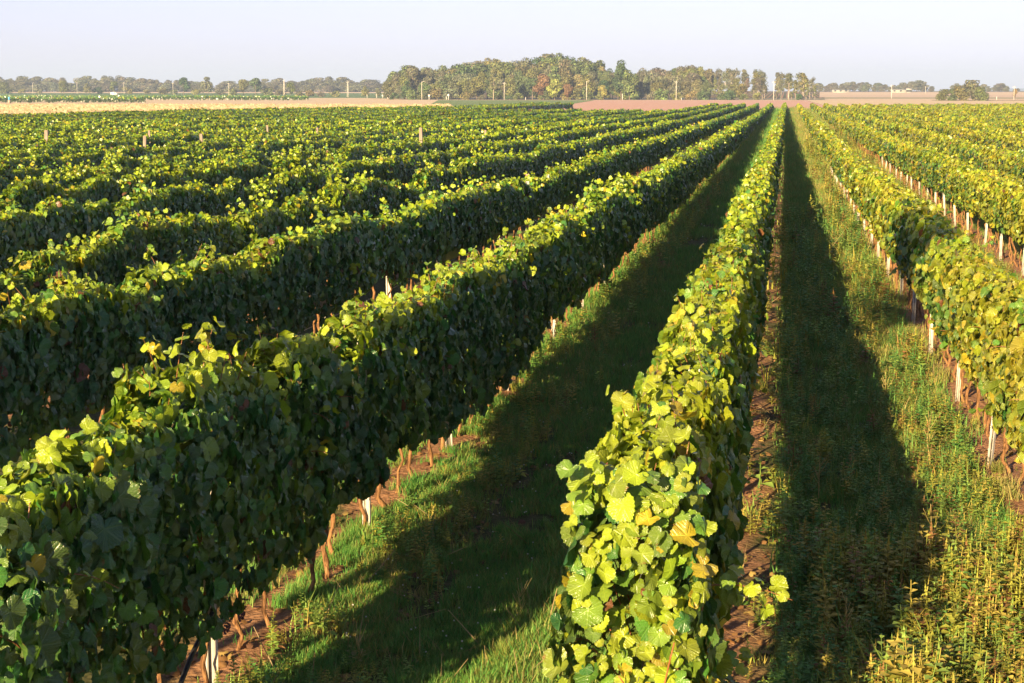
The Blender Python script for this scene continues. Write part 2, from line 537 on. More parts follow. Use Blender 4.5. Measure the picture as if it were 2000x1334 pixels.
X0, PITCH_ROW = -0.65, 2.95
CREST = {
    0: [(8.3, 2.16), (8.8, 2.28), (9.5, 2.26), (10.1, 2.05), (10.8, 2.0), (11.3, 2.16), (12.2, 1.94), (13, 2.1), (14.5, 1.95), (16, 2.06)],
    -1: [(8.29, 2.10), (8.74, 2.2), (9.29, 2.16), (9.88, 2.15), (10.06, 2.34), (10.74, 2.32), (11.67, 2.18), (11.95, 1.98), (12.31, 1.84), (12.48, 2.24), (13.79, 2.12), (13.95, 1.72), (14.5, 1.68), (14.78, 2.14), (16.34, 2.1), (18.5, 1.96), (20, 2.1), (22.8, 1.88), (27, 1.98)],
    -2: [(15, 2.15), (16.78, 2.2), (17.37, 1.92), (18.43, 2.22), (18.81, 1.95), (19.16, 2.15), (21.19, 2.08), (21.8, 1.82), (22.72, 2.2), (23.94, 2.08), (26.8, 2.2), (30, 1.96), (34.5, 2.1), (41, 2.03)],
}


def crest(i, Y):
    am = 1 - .6 * sstep(35, 110, Y); h = 1.94 + am * (.19 * n1(Y / .75, 100 + i) + .12 * n1(Y / 2.7, 200 + i))
    if i >= 1: h = 1.90 + .05 * n1(Y / .8, 100 + i) + .06 * n1(Y / 4, 200 + i)
    if i == 0: h = 1.95 + .14 * n1(Y / .8, 100 + i) + .05 * n1(Y / 3, 200 + i)
    if i in CREST:
        p = np.array(CREST[i]); w = sstep(p[-1, 0] + 4, p[-1, 0], Y)
        h = h * (1 - w) + w * (np.interp(Y, p[:, 0], p[:, 1]))
    if i < 0 and i in CREST: return h - .15
    h = h - .45 * (1 - sstep(60, 120, Y)) * np.maximum(0, n1(np.asarray(Y) / 3.1, 800 + i) - .62) * (i < -2 or i > 2)
    return h - .06 + .05 * math.sin(i * 2.3) * (i < -2) + .07 * n1(Y / 11, 600 + i)


def canopy(i, X, Y0, Y1, rng, golden):
    bag = Bag()
    # density along the row: full near the camera, fewer and larger sprays far away
    def k_of(y): return np.maximum(1, (y / 62) ** .92)
    yy = np.arange(Y0, Y1, .25)
    cov = (1000 if i == 0 else 900) - 480 * sstep(40, 110, yy)
    lam = cov / k_of(yy) ** 2
    cum = np.concatenate([[0], np.cumsum(lam * .25)])
    N = int(cum[-1])
    Y = np.interp(rng.random(N) * cum[-1], cum, np.append(yy, yy[-1] + .25))
    far = Y > 62
    top = crest(i, Y)
    base = {0: .70, -1: .54, -2: .86}.get(i, .78 if i > 0 else .62)
    bot = base + .09 * n1(Y / .5, 300 + i) + (.06 if i >= 0 else .13) * n1(Y / 3.5, 301 + i)
    if i == -1: bot = bot - .20 * sstep(16.5, 18.5, Y) * sstep(26.5, 25, Y) + .06 * sstep(17, 14, Y)
    q = rng.random(N)
    side = np.where(q < .40, 1.0, np.where(q < .74, -1.0, 0.0))
    interior = q > .86
    if i <= 0: bot = bot + np.where(side < 0, .22 if i == -1 else .34, np.where(side == 0, .12, 0))
    u = rng.random(N) ** .92
    z = bot + (top - bot) * u
    crown = (side == 0) & ~interior
    z[crown] = top[crown] - rng.random(crown.sum()) ** 1.6 * .22
    u = (z - bot) / (top - bot)
    hw = .30 - .13 * sstep(.78, 1.0, u) - .06 * sstep(.25, 0, u)
    hw = hw * (1 + .28 * n2(Y / .45, z / .4, 400 + i) + .20 * n2(Y / 1.3, z / 1.2, 401 + i))
    if i < -1: hw = hw * .85
    if i == 0: hw = hw * (1 + np.where(side < 0, .34, .12) * sstep(11.5, 9.2, Y)); 
    x = np.where(side != 0, side * hw * (1 - rng.random(N) ** 2 * .28), rng.uniform(-1, 1, N) * hw * .85)
    # orientation: shingled, facing outward and up, tips hanging
    tilt = np.radians(np.clip(rng.normal(24, 20, N), -15, 80))
    if i <= 0: tilt = np.where(side > 0, tilt * .55, tilt)
    tilt = np.where(crown | interior, np.radians(rng.normal(70, 20, N)), tilt)
    sgn = np.where(side != 0, side, np.sign(x + 1e-6))
    nrm = np.stack([sgn * np.cos(tilt), rng.normal(0, .36, N), np.sin(tilt)], -1) + rng.normal(0, .12, (N, 3))
    tip = np.stack([sgn * .45 + rng.normal(0, .3, N), rng.normal(0, .45, N), -np.ones(N) * .9], -1)
    tip[crown] = np.stack([rng.normal(0, .7, crown.sum()), rng.normal(0, .7, crown.sum()), rng.normal(-.1, .4, crown.sum())], -1)
    size = np.clip(.094 * np.exp(rng.normal(0, .32, N)), .04, .19) * k_of(Y)
    size[crown] *= .85
    young_lit = np.clip((.10 if i < 0 else (.22 if i == 0 else .34)) + (.72 if i < 0 else .9) * sstep(.78 if i < 0 else .66, 1.0, u), 0, 1)  # young tips yellower; also paints the lit crest and shaded sides into the leaves
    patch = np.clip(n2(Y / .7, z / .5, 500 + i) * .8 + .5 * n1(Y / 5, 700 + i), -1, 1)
    col = leaf_colours(N, young_lit, patch, golden, rng)
    P = np.stack([X + x, Y, z + ground_z(np.full(N, X), Y, False)], -1)
    # shoots that stand up over the crest or arch out of the sides
    ys = []
    y = Y0
    while y < min(Y1, 150):
        y += rng.uniform(.05, .20) * max(1, y / 45)
        ys.append(y)
    shoots = []
    cap_L = .30 if i == 0 else .38
    for y in ys:
        tq = float(crest(i, y)); sx = rng.uniform(-.2, .2); out = rng.random() < .22
        L = rng.uniform(.10, .30) * (1.0 if i <= 0 else .7) * (.35 + 1.7 * max(0.0, .25 + float(n1(y / .75, 900 + i))))
        a = np.array([X + sx, y, tq - .06])
        dr = norm(np.array([sx * 1.2 + rng.normal(0, .25), rng.normal(0, .35), 1.0]))
        if out:
            s = rng.choice([-1, 1]); zz = rng.uniform(.8, 1.75)
            a = np.array([X + s * .27, y, zz]); dr = norm(np.array([s * 1.0, rng.normal(0, .4), rng.uniform(-.3, .7)])); L = rng.uniform(.12, .26)
        shoots.append((a, dr, min(L, cap_L), out))
    if i == 0:   # the long shoot that leans out over the path side
        for zz, L, yy0 in ((1.45, .52, 8.75), (1.30, .42, 9.1), (.85, .3, 9.6)):
            shoots.append((np.array([X + .22, yy0, zz]), norm(np.array([1., .15, .25])), L, True))
    sp, sn, st, ss, scol = [], [], [], [], []
    for a, dr, L, out in shoots:
        kk = float(k_of(a[1])); m = max(3, int(L / (.045 * kk ** 1.2)))
        t = (np.arange(m) + rng.random(m)) / m
        sag = np.array([0, 0, -.35]) * (t ** 2)[:, None] * L * (1 if out else .35)
        p = a + dr * L * t[:, None] + sag + rng.normal(0, .03 * kk, (m, 3))
        if a[1] < 24:
            tt = np.linspace(0, 1, 5)[:, None]; q_ = a + dr * L * tt + np.array([0, 0, -.35]) * tt ** 2 * L * (1 if out else .35)
            q_[:, 2] += float(ground_z(X, a[1], False))
            V_, F_ = tube(q_, np.linspace(.0045, .002, 5), 4, False); bag.add(V_, F_, (.24, .09, .035))
        off = rng.normal(0, 1, (m, 3)); off[:, 2] = np.abs(off[:, 2]) * .6 + .35
        sp.append(p + norm(off) * .04); sn.append(off); st.append(rng.normal(0, 1, (m, 3)) - np.array([0, 0, .4]))
        ss.append(np.clip(rng.normal(.092, .02, m), .04, .14) * (1.15 - .45 * t) * kk)
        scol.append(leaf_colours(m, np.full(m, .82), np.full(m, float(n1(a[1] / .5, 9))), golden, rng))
    if sp:
        sp = np.concatenate(sp); sp[:, 2] += ground_z(np.full(len(sp), X), sp[:, 1], False)
        P = np.concatenate([P, sp]); nrm = np.concatenate([nrm] + sn); tip = np.concatenate([tip] + st)
        size = np.concatenate([size] + ss); col = np.concatenate([col] + scol)
    # the near end of the row is closed by leaves facing the camera
    E = 330 if i == 0 else 120
    ex = rng.uniform(-.32, .32, E); ez = .5 + (crest(i, Y0) - .45) * rng.random(E)
    P = np.concatenate([P, np.stack([X + ex, Y0 + rng.uniform(-.12, .1, E) - .06 * (1 - (ex / .32) ** 2), ez], -1)])
    nrm = np.concatenate([nrm, np.stack([ex * 2 + rng.normal(0, .6, E), -rng.uniform(.3, 1, E), rng.uniform(.1, 1.4, E)], -1)])
    tip = np.concatenate([tip, np.stack([rng.normal(0, .9, E), rng.normal(-.3, .5, E), -rng.uniform(.1, 1, E)], -1)])
    size = np.concatenate([size, np.clip(rng.normal(.088, .026, E), .04, .15)])
    col = np.concatenate([col, leaf_colours(E, np.full(E, .72 if i == 0 else .1), np.zeros(E), golden, rng)])  # end leaves: sunlit tone painted in on the centre row, shade on the others
    B = basis(nrm, tip)
    yv = P[:, 1]; var = rng.integers(0, 4, len(P))
    lod = np.where(yv < 27, 0, np.where(yv < 58, 1, 2))
    for L in range(3):
        for v in range(4):
            s = (lod == L) & (var == v)
            if s.any():
                tv, tf, tc = TPL[(L, v)]
                bag.add(*scatter(tv, tf, P[s], B[s], size[s], col[s], tc), lf=np.tile(tv, (int(s.sum()), 1)) if L == 0 else None)
    # dark core slab inside the far hedge, added to block light between leaves
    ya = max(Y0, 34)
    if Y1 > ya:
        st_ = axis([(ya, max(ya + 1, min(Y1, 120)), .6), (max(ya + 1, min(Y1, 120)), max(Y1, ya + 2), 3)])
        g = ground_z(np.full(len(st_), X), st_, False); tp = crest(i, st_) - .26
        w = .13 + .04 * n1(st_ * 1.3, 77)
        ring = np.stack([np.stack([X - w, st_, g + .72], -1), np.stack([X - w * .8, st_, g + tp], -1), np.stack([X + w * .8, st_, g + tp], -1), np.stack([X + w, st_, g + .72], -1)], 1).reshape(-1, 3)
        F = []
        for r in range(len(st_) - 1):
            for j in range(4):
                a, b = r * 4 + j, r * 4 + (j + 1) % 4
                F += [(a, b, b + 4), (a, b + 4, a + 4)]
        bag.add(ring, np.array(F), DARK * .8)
    return bag


# ------------------------------------------------------------------ trunks, posts
def trunk_geo(seed, k=7):
    r = np.random.default_rng(seed)
    n = 11
    z = np.linspace(-.05, 1.0, n)
    lean = r.normal(0, .05, 2)
    pts = np.stack([lean[0] * z + .016 * r.normal(0, 1, n), lean[1] * 2.6 * z + .022 * r.normal(0, 1, n), z], -1)
    rad = np.array([.030, .024, .020, .019, .018, .0175, .017, .017, .018, .020, .026]) * r.uniform(.65, 1.2, n)
    return tube(pts, rad, k)


TRUNKS = []
for s in range(7):
    V, F = trunk_geo(40 + s)
    TRUNKS.append(mesh('trunk', V, F, None, True, [M_BARK]))


def post_mesh():
    b = Bag()
    for x0, x1, y0, y1 in ((-.028, .028, .016, .020), (-.028, -.024, -.018, .0155), (.024, .028, -.018, .0155), (-.040, -.0285, -.020, -.0165), (.0285, .040, -.020, -.0165)):
        V, F = box(x0, x1, y0, y1, -.3, 1.78); b.add(V, F, (1, 1, 1))
    for z in np.arange(.35, 2.0, .2):       # wire hooks punched into both flanges
        for s in (-1, 1):
            V, F = box(s * .036 - .004, s * .036 + .004, -.028, -.0202, z, z + .018); b.add(V, F, (1, 1, 1))
    return b.mesh('trellis_post', M_POST)


POST = post_mesh()
ORD = ['first', 'second', 'third', 'fourth', 'fifth', 'sixth', 'seventh', 'eighth', 'ninth', 'tenth', 'eleventh', 'twelfth', 'thirteenth', 'fourteenth', 'fifteenth', 'sixteenth', 'seventeenth', 'eighteenth', 'nineteenth', 'twentieth', 'twenty-first', 'twenty-second', 'twenty-third', 'twenty-fourth', 'twenty-fifth', 'twenty-sixth', 'twenty-seventh', 'twenty-eighth', 'twenty-ninth', 'thirtieth']
ROWNAME = {0: 'sunlit centre vine row', -1: 'dark-sided vine row at bottom left', -2: 'second vine row left of centre', 1: 'golden vine row right of the path', 2: 'second vine row right of centre', 3: 'third vine row right of centre'}


def row_end(X):
    if X > -17: return 416
    if X > -50.5: return 275
    if X > -62: return 440
    return 335 - 1.2 * (-62 - X) * 2.2


def cane(p0, p1, r, sag=.05, n=7):
    t = np.linspace(0, 1, n)[:, None]
    pts = np.array(p0) * (1 - t) + np.array(p1) * t
    pts[:, 2] -= sag * 4 * (t * (1 - t))[:, 0]
    return tube(pts, np.linspace(r, r * .55, n), 6)


GRP = None
def grape_mesh(seed):
    r = np.random.default_rng(seed); b = Bag()
    V0, F0 = [], []
    ph = (1 + 5 ** .5) / 2
    iv = norm(np.array([(-1, ph, 0), (1, ph, 0), (-1, -ph, 0), (1, -ph, 0), (0, -1, ph), (0, 1, ph), (0, -1, -ph), (0, 1, -ph), (ph, 0, -1), (ph, 0, 1), (-ph, 0, -1), (-ph, 0, 1)], float))
    fi = np.array([(0, 11, 5), (0, 5, 1), (0, 1, 7), (0, 7, 10), (0, 10, 11), (1, 5, 9), (5, 11, 4), (11, 10, 2), (10, 7, 6), (7, 1, 8), (3, 9, 4), (3, 4, 2), (3, 2, 6), (3, 6, 8), (3, 8, 9), (4, 9, 5), (2, 4, 11), (6, 2, 10), (8, 6, 7), (9, 8, 1)])
    for i in range(46):
        z = -r.random() * .15; w = .038 * (1 + z / .17) + .006; a = r.uniform(0, 6.3)
        b.add(iv * .0085 + np.array([w * math.cos(a), w * math.sin(a), z]), fi, (1, 1, 1))
    return b.mesh('grape_cluster', M_GRAPE, True)


GRAPES = [grape_mesh(3), grape_mesh(4)]

TRUNK_ROWS = {-3: (26, 70), -2: (13, 100), -1: (8.5, 88), 0: (8.3, 80), 1: (16, 95), 2: (40, 120), 3: (55, 130)}
TRUNK_STUFF = {1: 300, 2: 300, 3: 200, -1: 200}
i_min = -29
for i in range(i_min, 19):
    X = X0 + PITCH_ROW * i
    if X < 0:
        Y0 = max(8.35, -X / .44 - 6)
    else:
        Y0 = max(8.35, X / .128 - 9)
    Y1 = row_end(X)
    if i == -1: Y0 = 7.4
    if Y0 > Y1 - 10: continue
    rng = np.random.default_rng(1000 + i)
    Y1 += rng.uniform(-3, 3)
    golden = {0: .30, -1: .12, -2: .12}.get(i, .14 if i < 0 else .8)  # right rows gilded: golden sunlight on their faces painted into the leaf colour
    root = empty('vine_row', (X, Y0, gz(X, Y0)))
    if i == 0: lab = 'sunlit vine row running up the centre, its leafy near end at bottom centre'
    elif i == -1: lab = 'big vine row crossing the bottom left corner, dark side facing the grassy path'
    elif i < 0: lab = '%s vine row to the left of the centre row, dark sided with a sunlit crest' % ORD[-i - 1]
    elif i == 1: lab = 'golden vine row along the right edge of the weedy path, first right of centre'
    else: lab = '%s sunlit golden green vine row to the right of the centre row' % ORD[i - 1]
    tag(root, lab, 'vine row', 'rows of trellised grapevines')
    o = obj('foliage', canopy(i, X, Y0, Y1, rng, golden).mesh('foliage', M_LEAF, True), root)
    off = -Vector(root.location)
    o.matrix_parent_inverse = __import__('mathutils').Matrix.Translation(off)
    if i in TRUNK_ROWS:
        a, b = TRUNK_ROWS[i]
        y = max(a, Y0 + .12); k = 0
        while y < b and k < 99:
            t = obj('trunk', TRUNKS[rng.integers(0, 7)], root)
            t.location = (rng.normal(0, .03), y - Y0, float(ground_z(X, y, False)) + .02 - root.location.z)
            t.rotation_euler = (0, 0, rng.uniform(0, 6.28))
            s = rng.uniform(.85, 1.15); t.scale = (s * 1.1, s * 1.1, 1.0)
            y += rng.uniform(.62, .98); k += 1
        if i in TRUNK_STUFF and k:
            bg_ = Bag()
            while y < TRUNK_STUFF[i]:
                V, F = TRUNK_LOW if 'TRUNK_LOW' in globals() else globals().setdefault('TRUNK_LOW', tube([(0, 0, -.05), (.02, .02, .4), (0, 0, .82)], [.032, .026, .028], 4, False))
                bg_.add(V + np.array([X + rng.normal(0, .03), y, float(ground_z(X, y, False))]), F, (1, 1, 1))
                y += rng.uniform(.7, 1.0)
            t = obj('trunk', bg_.mesh('trunk', M_BARK), root); t['kind'] = 'stuff'
            t.matrix_parent_inverse = __import__('mathutils').Matrix.Translation(off)
    if -3 <= i <= 2:
        for zz in (.66, 1.15, 1.62):
            ye = min(Y1, 90); npt = 24
            yy = np.linspace(Y0 - .15, ye, npt)
            V, F = tube(np.stack([np.full(npt, X + .02), yy, zz + ground_z(np.full(npt, X), yy, False)], -1), np.full(npt, .0022), 4, False)
            w = obj('wire', mesh('wire', V, F, None, False, [M_WIRE]), root)
            w.matrix_parent_inverse = __import__('mathutils').Matrix.Translation(off)
    if i in (0, -1):
        for _ in range(16 if i == 0 else 10):
            y0 = Y0 + rng.uniform(-.12, 1.2 if i == 0 else 6); x0 = X + rng.uniform(-.15, .15)
            z0 = rng.uniform(.62, .95)
            V, F = cane((x0, y0, z0), (x0 + rng.uniform(-.28, .28), y0 + rng.uniform(-.25, .25), z0 + rng.uniform(.25, .9)), .006, -.03)
            c_ = obj('cane', mesh('cane', V, F, None, True, [M_CANE]), root)
            c_.matrix_parent_inverse = __import__('mathutils').Matrix.Translation(off)
        for (gx, gy, gz_) in ([(.12, 11.35, .50), (.16, 10.9, .55), (.15, 15.2, .62), (.2, 18.0, .66)] if i == -1 else [(-.05, 8.2, .85), (-.2, 8.3, .8), (.02, 8.15, .7), (-.3, 8.9, .7)]):
            g_ = obj('grape_cluster', GRAPES[rng.integers(0, 2)], root)
            g_.location = (gx, gy - Y0, gz_ - root.location.z)

# trellis posts: white steel, one every 4.1 m under each near row
POSTS = {1: [15.4 + 4.05 * k for k in range(20)], 2: [41 + 4.05 * k for k in range(16)], 3: [62 + 4.05 * k for k in range(9)],
         -1: [10.95, 15.5, 19.4, 23.6, 28.4, 32.5, 36.6], -2: [21.8, 25.5, 30.1, 34.2, 38.3, 42.4, 46.5, 50.6], 0: [12.7, 16.8, 20.9, 25]}
for i, ys_ in POSTS.items():
    X = X0 + PITCH_ROW * i
    for k, y in enumerate(ys_):
        r = np.random.default_rng(int(y * 10) + i * 77)
        o = obj('trellis_post', POST)
        o.location = (X + (.03 if i <= 0 else -.13) + r.normal(0, .02), y, float(ground_z(X, y, False)) - .02)
        o.rotation_euler = (r.normal(0, .03), r.normal(0, .035), r.normal(0, .3))
        if i > 0: o.scale = (.72, 1, .6)
        if k < 8:
            lab = 'white steel post, %s from the near end, %s' % (ORD[k], ROWNAME[i])
        else:
            lab = 'small white steel post far along the %s' % ROWNAME[i]
        tag(o, lab, 'trellis post', 'white steel trellis posts')

# taller weathered posts that stick out of the left vineyard
def wood_post(x, y, top, w, lab):
    r = np.random.default_rng(int(abs(x) * 10))
    V, F = box(-w / 2, w / 2, -w / 2, w / 2, -.2, top)
    V[4:, :2] *= .86
    V = np.concatenate([V, [(0, 0, top + .02)]]); F = np.concatenate([F, [(4, 5, 8), (5, 7, 8), (7, 6, 8), (6, 4, 8)]])
    o = obj('wooden_post', mesh('wooden_post', V, F, None, False, [M_WOOD]))
    o.location = (x, y, float(ground_z(x, y, False)))
    o.rotation_euler = (r.normal(0, .015), r.normal(0, .02), r.uniform(-.3, .3))
    tag(o, lab, 'post', 'weathered wooden posts standing above the left vines')


WP = [(826, -5, 2.6, .13, 'tallest weathered wooden post rising above the vines, left of the picture centre'),
      (103, -11, 2.4, .15, 'thick leftmost wooden post rising above the vines near the left edge'),
      (290, -9, 2.25, .13, 'short wooden post above the vines, second from the left edge'),
      (305, -10, 2.3, .09, 'thin pale wooden post close beside a thicker one above the vines'),
      (405, -8, 2.35, .12, 'dark wooden post above the vines, middle of the left half'),
      (532, -10, 2.25, .10, 'small wooden post above distant vines between two larger ones'),
      (628, -8, 2.3, .11, 'wooden post above the vines, next left of the tallest one'),
      (950, -5, 2.2, .10, 'low pale post top poking through the vine crest near picture centre')]
for px, i, top, w, lab in WP:
    X = X0 + PITCH_ROW * i
    k = math.tan(math.atan((px - 1000) / F_PX / math.cos(PITCH)) - YAW)
    wood_post(X, X / k, top, w, lab)

# irrigation hose sloping out of the bottom left row
V, F = tube([(-3.42, 9.3, .08), (-3.45, 9.8, .25), (-3.5, 10.4, .42), (-3.55, 11.2, .60), (-3.6, 12, .66), (-3.6, 14, .66)], [.016] * 6, 8)
tag(obj('irrigation_hose', mesh('irrigation_hose', V, F, None, True, [M_HOSE])), 'black irrigation hose sloping down from the vines at bottom left', 'hose')

# ------------------------------------------------------------------ grass, weeds
def rot_z(a):
    c, s = np.cos(a), np.sin(a); z = np.zeros_like(a); o = np.ones_like(a)
    return np.stack([np.stack([c, -s, z], -1), np.stack([s, c, z], -1), np.stack([z, z, o], -1)], -2)


def blade_tpl(bend, w=.05):
    V = np.array([(-w, 0, 0), (w, 0, 0), (-w * .8, bend * .3, .55), (w * .8, bend * .3, .55), (0, bend, .95)])
    return V, np.array([(0, 1, 3), (0, 3, 2), (2, 3, 4)])


def tuft_tpl(seed, n=8, spread=.9, w=.026):
    r = np.random.default_rng(seed); b = Bag()
    for _ in range(n):
        V, F = blade_tpl(r.uniform(.15, .8), w)
        a = r.uniform(0, 6.28); c, s = math.cos(a), math.sin(a)
        V = V * np.array([1, 1, r.uniform(.5, 1)]); V = V @ np.array([[c, s, 0], [-s, c, 0], [0, 0, 1]])
        b.add(V + np.array([r.normal(0, spread * .3), r.normal(0, spread * .3), 0]), F, (r.uniform(.8, 1.2),) * 3)
    return np.concatenate(b.v), np.concatenate(b.f), np.concatenate(b.c)[:, 0]


def weed_tpl(seed, n=22, spike=True):
    """an upright leafy weed, unit height"""
    r = np.random.default_rng(seed); b = Bag()
    lean = r.normal(0, .12, 2)
    w = .012
    V = np.array([(-w, 0, 0), (w, 0, 0), (lean[0] - w * .4, lean[1], 1.0), (lean[0] + w * .4, lean[1], 1.0), (0, -w, 0), (0, w, 0)])
    b.add(V, np.array([(0, 1, 3), (0, 3, 2), (4, 5, 2)]), (.8, .8, .8))
    a = r.uniform(0, 6.28)
    for k in range(n):
        t = .12 + .86 * (k / n); a += 2.4 + r.normal(0, .3)
        L = (.28 * (1 - t) + .10) * r.uniform(.7, 1.25); wd = L * (.26 if spike else .36)
        dx, dy = math.cos(a), math.sin(a); up = r.uniform(.1, .7)
        o = np.array([lean[0] * t, lean[1] * t, t])
        dr = norm(np.array([dx, dy, up])); sd = np.array([-dy, dx, 0]) * wd
        mid = o + dr * L * .5; e = o + dr * L - np.array([0, 0, L * .3])
        b.add(np.array([o, mid + sd, e, mid - sd]), np.array([(0, 1, 2), (0, 2, 3)]), (r.uniform(.8, 1.25),) * 3)
    if spike:
        for k in range(7):
            t = .86 + .03 * k; s_ = .03 * (1.1 - k / 8)
            o = np.array([lean[0] * t, lean[1] * t, t]); q = r.uniform(0, 6.28)
            b.add(np.array([o + [s_ * math.cos(q), s_ * math.sin(q), 0], o - [s_ * math.cos(q), s_ * math.sin(q), 0], o + [0, 0, .06]]), np.array([(0, 1, 2)]), (.95, .95, .9))
    return np.concatenate(b.v), np.concatenate(b.f), np.concatenate(b.c)[:, 0]


def row_u(x):
    u = (x - X0) / PITCH_ROW
    return (u - np.round(u)) * PITCH_ROW


def spread(rng, n, x0, x1, y0, y1, p):
    """points with density falling as 1/y^p"""
    q = rng.random(n)
    if p == 1: y = y0 * (y1 / y0) ** q
    else: y = (y0 ** (1 - p) + q * (y1 ** (1 - p) - y0 ** (1 - p))) ** (1 / (1 - p))
    return rng.uniform(x0, x1, n), y


def plant(bag, tpls, x, y, size, col, rng, flat=0):
    P = np.stack([x, y, ground_z(x, y)], -1)
    var = rng.integers(0, len(tpls), len(x))
    B = rot_z(rng.uniform(0, 6.28, len(x)))
    for v, (tv, tf, tc) in enumerate(tpls):
        s = var == v
        if s.any(): bag.add(*scatter(tv, tf, P[s], B[s], size[s], col[s], tc))


rng = np.random.default_rng(55)
TUFTS = [tuft_tpl(s) for s in range(6)]
FINE = [tuft_tpl(20 + s, 5, 1.2, .05) for s in range(4)]
WEEDS = [weed_tpl(s, 24, True) for s in range(3)] + [weed_tpl(30 + s, 18, False) for s in range(3)] + [weed_tpl(50 + s, 9, False) for s in range(2)] + [tuft_tpl(60 + s, 9, .7, .02) for s in range(2)]
GREENS = np.array([(.075, .23, .045), (.12, .28, .055), (.18, .28, .065), (.21, .23, .05), (.32, .27, .10)])


def pick(cols, w, n, rng):
    w = np.array(w, float); w /= w.sum()
    return cols[rng.choice(len(cols), n, p=w)] * rng.uniform(.75, 1.25, (n, 1))


# grassy path between the two left rows: short mown grass with bare patches
bag = Bag()
x, y = spread(rng, 75000, -3.75, -.5, 8.2, 415, 1.75)
cover = n2(x / .45, y / .7, 61) + .6 * n2(x / .16, y / .2, 62)
rut = np.exp(-((x + 2.75 + .15 * n1(y / 6, 64)) / .16) ** 2) + np.exp(-((x + 1.35 + .15 * n1(y / 6, 64)) / .16) ** 2)
keep = cover + .5 * n2(x / 1.1, y / 2.2, 65) - .75 * rut > -.30 + 0
x, y = x[keep], y[keep]
plant(bag, TUFTS, x, y, (.055 + .05 * rng.random(len(x))) * np.maximum(1, (y / 14) ** .75) * (1 + .5 * np.clip(n2(x / .6, y / .6, 63), 0, 1)), pick(GREENS, [4, 4, 3, 1.0, .5], len(x), rng), rng)
x, y = spread(rng, 9000, -1.9, -.75, 9.0, 16, 1.5)
plant(bag, TUFTS, x, y, .10 + .10 * rng.random(len(x)), pick(GREENS, [2, 3, 5, 3, 1], len(x), rng), rng)
# small white clover flowers
x, y = spread(rng, 380, -3.2, -1.0, 12, 70, 1.3)
s_ = .006 * np.maximum(1, (y / 16) ** .7)
fv = np.array([(-1, 0, 0), (1, 0, 0), (1, .3, 1.6), (-1, .3, 1.6)]); ff = np.array([(0, 1, 2), (0, 2, 3)])
Pf = np.stack([x, y, ground_z(x, y) + .06], -1)
bag.add(*scatter(fv, ff, Pf, rot_z(rng.uniform(-.5, .5, len(x))), s_, np.full((len(x), 3), .55)))
# other alleys, right side: dry mown grass
for a0, a1, n_, ya in ((.02, 2.05, 57000, 9), (2.6, 4.9, 18000, 20), (5.6, 7.9, 9000, 44), (-6.4, -3.9, 9000, 12)):
    x, y = spread(rng, n_, a0, a1, ya, 415, 1.65)
    right = a0 > 2
    kp = n2(x / .5, y / .9, 66) + .5 * n2(x / .15, y / .2, 67) > -.45 + .9 * sstep(1.65, 1.95, x) * (a0 < 0) * (a0 > -1)
    x, y = x[kp], y[kp]
    plant(bag, TUFTS, x, y, (.06 + .07 * rng.random(len(x))) * np.maximum(1, (y / 15) ** .75), pick(GREENS, [1, 2, 3, 4, 4] if right else [3, 4, 3, 2, 1], len(x), rng), rng)
x, y = spread(rng, 15000, 1.15, 2.25, 13, 415, 1.5)
kp = n2(x / .4, y / .9, 166) + .5 * n2(x / .15, y / .2, 167) > -.5 + .7 * sstep(1.8, 2.1, x)
x, y = x[kp], y[kp]
plant(bag, TUFTS, x, y, (.07 + .09 * rng.random(len(x))) * np.maximum(1, (y / 15) ** .75), pick(GREENS, [.2, .4, 1.5, 6, 9], len(x), rng), rng)
x, y = spread(rng, 3500, -3.35, -2.65, 12, 200, 1.5)
plant(bag, TUFTS, x, y, (.06 + .08 * rng.random(len(x))) * np.maximum(1, (y / 15) ** .75), pick(GREENS, [1, 2, 4, 5, 3], len(x), rng), rng)
x, y = spread(rng, 9000, 2.6, 3.3, 20, 415, 1.5)
plant(bag, TUFTS, x, y, (.05 + .06 * rng.random(len(x))) * np.maximum(1, (y / 15) ** .75), pick(GREENS, [.5, 1, 2, 5, 7], len(x), rng), rng)
tag(obj('grass', bag.mesh('grass', M_HERB)), 'short green and straw coloured grass covering the paths between vine rows', 'grass', kind='stuff')

# weeds: under the rows and all over the path right of the centre row
bag = Bag()
WC = np.array([(.12, .27, .065), (.22, .33, .07), (.31, .32, .055), (.42, .35, .08), (.26, .14, .055)])
def weeds(n, x0, x1, y0, y1, p, h0, h1, w, thr=-1.2, sd=70, grow=.7, ref=16):
    x, y = spread(rng, n, x0, x1, y0, y1, p)
    k = n2(x / .5, y / .9, sd) + .4 * n2(x / .15, y / .2, sd + 1) > thr
    x, y = x[k], y[k]
    h = (h0 + (h1 - h0) * rng.random(len(x)) ** 1.6) * (1 + .35 * n2(x / .4, y / .6, sd + 2)) * np.maximum(1, (y / ref) ** grow)
    plant(bag, WEEDS, x, y, h, pick(WC, w, len(x), rng), rng)
weeds(7500, .0, 1.95, 9.5, 60, 1.6, .10, .30, [6, 4, 2, 1.0, .4], -.45)
weeds(4200, .30, 2.0, 9.3, 15.2, 1.2, .16, .46, [1, 3, 5, 3, 1.2], -.5, 73)
weeds(700, -.42, .05, 9, 60, 1.4, .06, .22, [1, 3, 3, 3, 1.5], 0.15, 76)
weeds(260, -.42, .05, 12, 60, 1.4, .2, .45, [1, 3, 4, 3, 1], 0.45, 176)
weeds(2600, 1.25, 1.95, 12, 130, 1.5, .10, .30, [1, 3, 4, 3, 1.2], -.05, 79)
weeds(4200, -3.5, -2.6, 8.5, 90, 1.5, .06, .26, [2, 4, 4, 2, .5], -.15, 82)
weeds(500, -2.9, -2.3, 8.5, 40, 1.4, .06, .16, [2, 4, 4, 2, 1], -.1, 85)
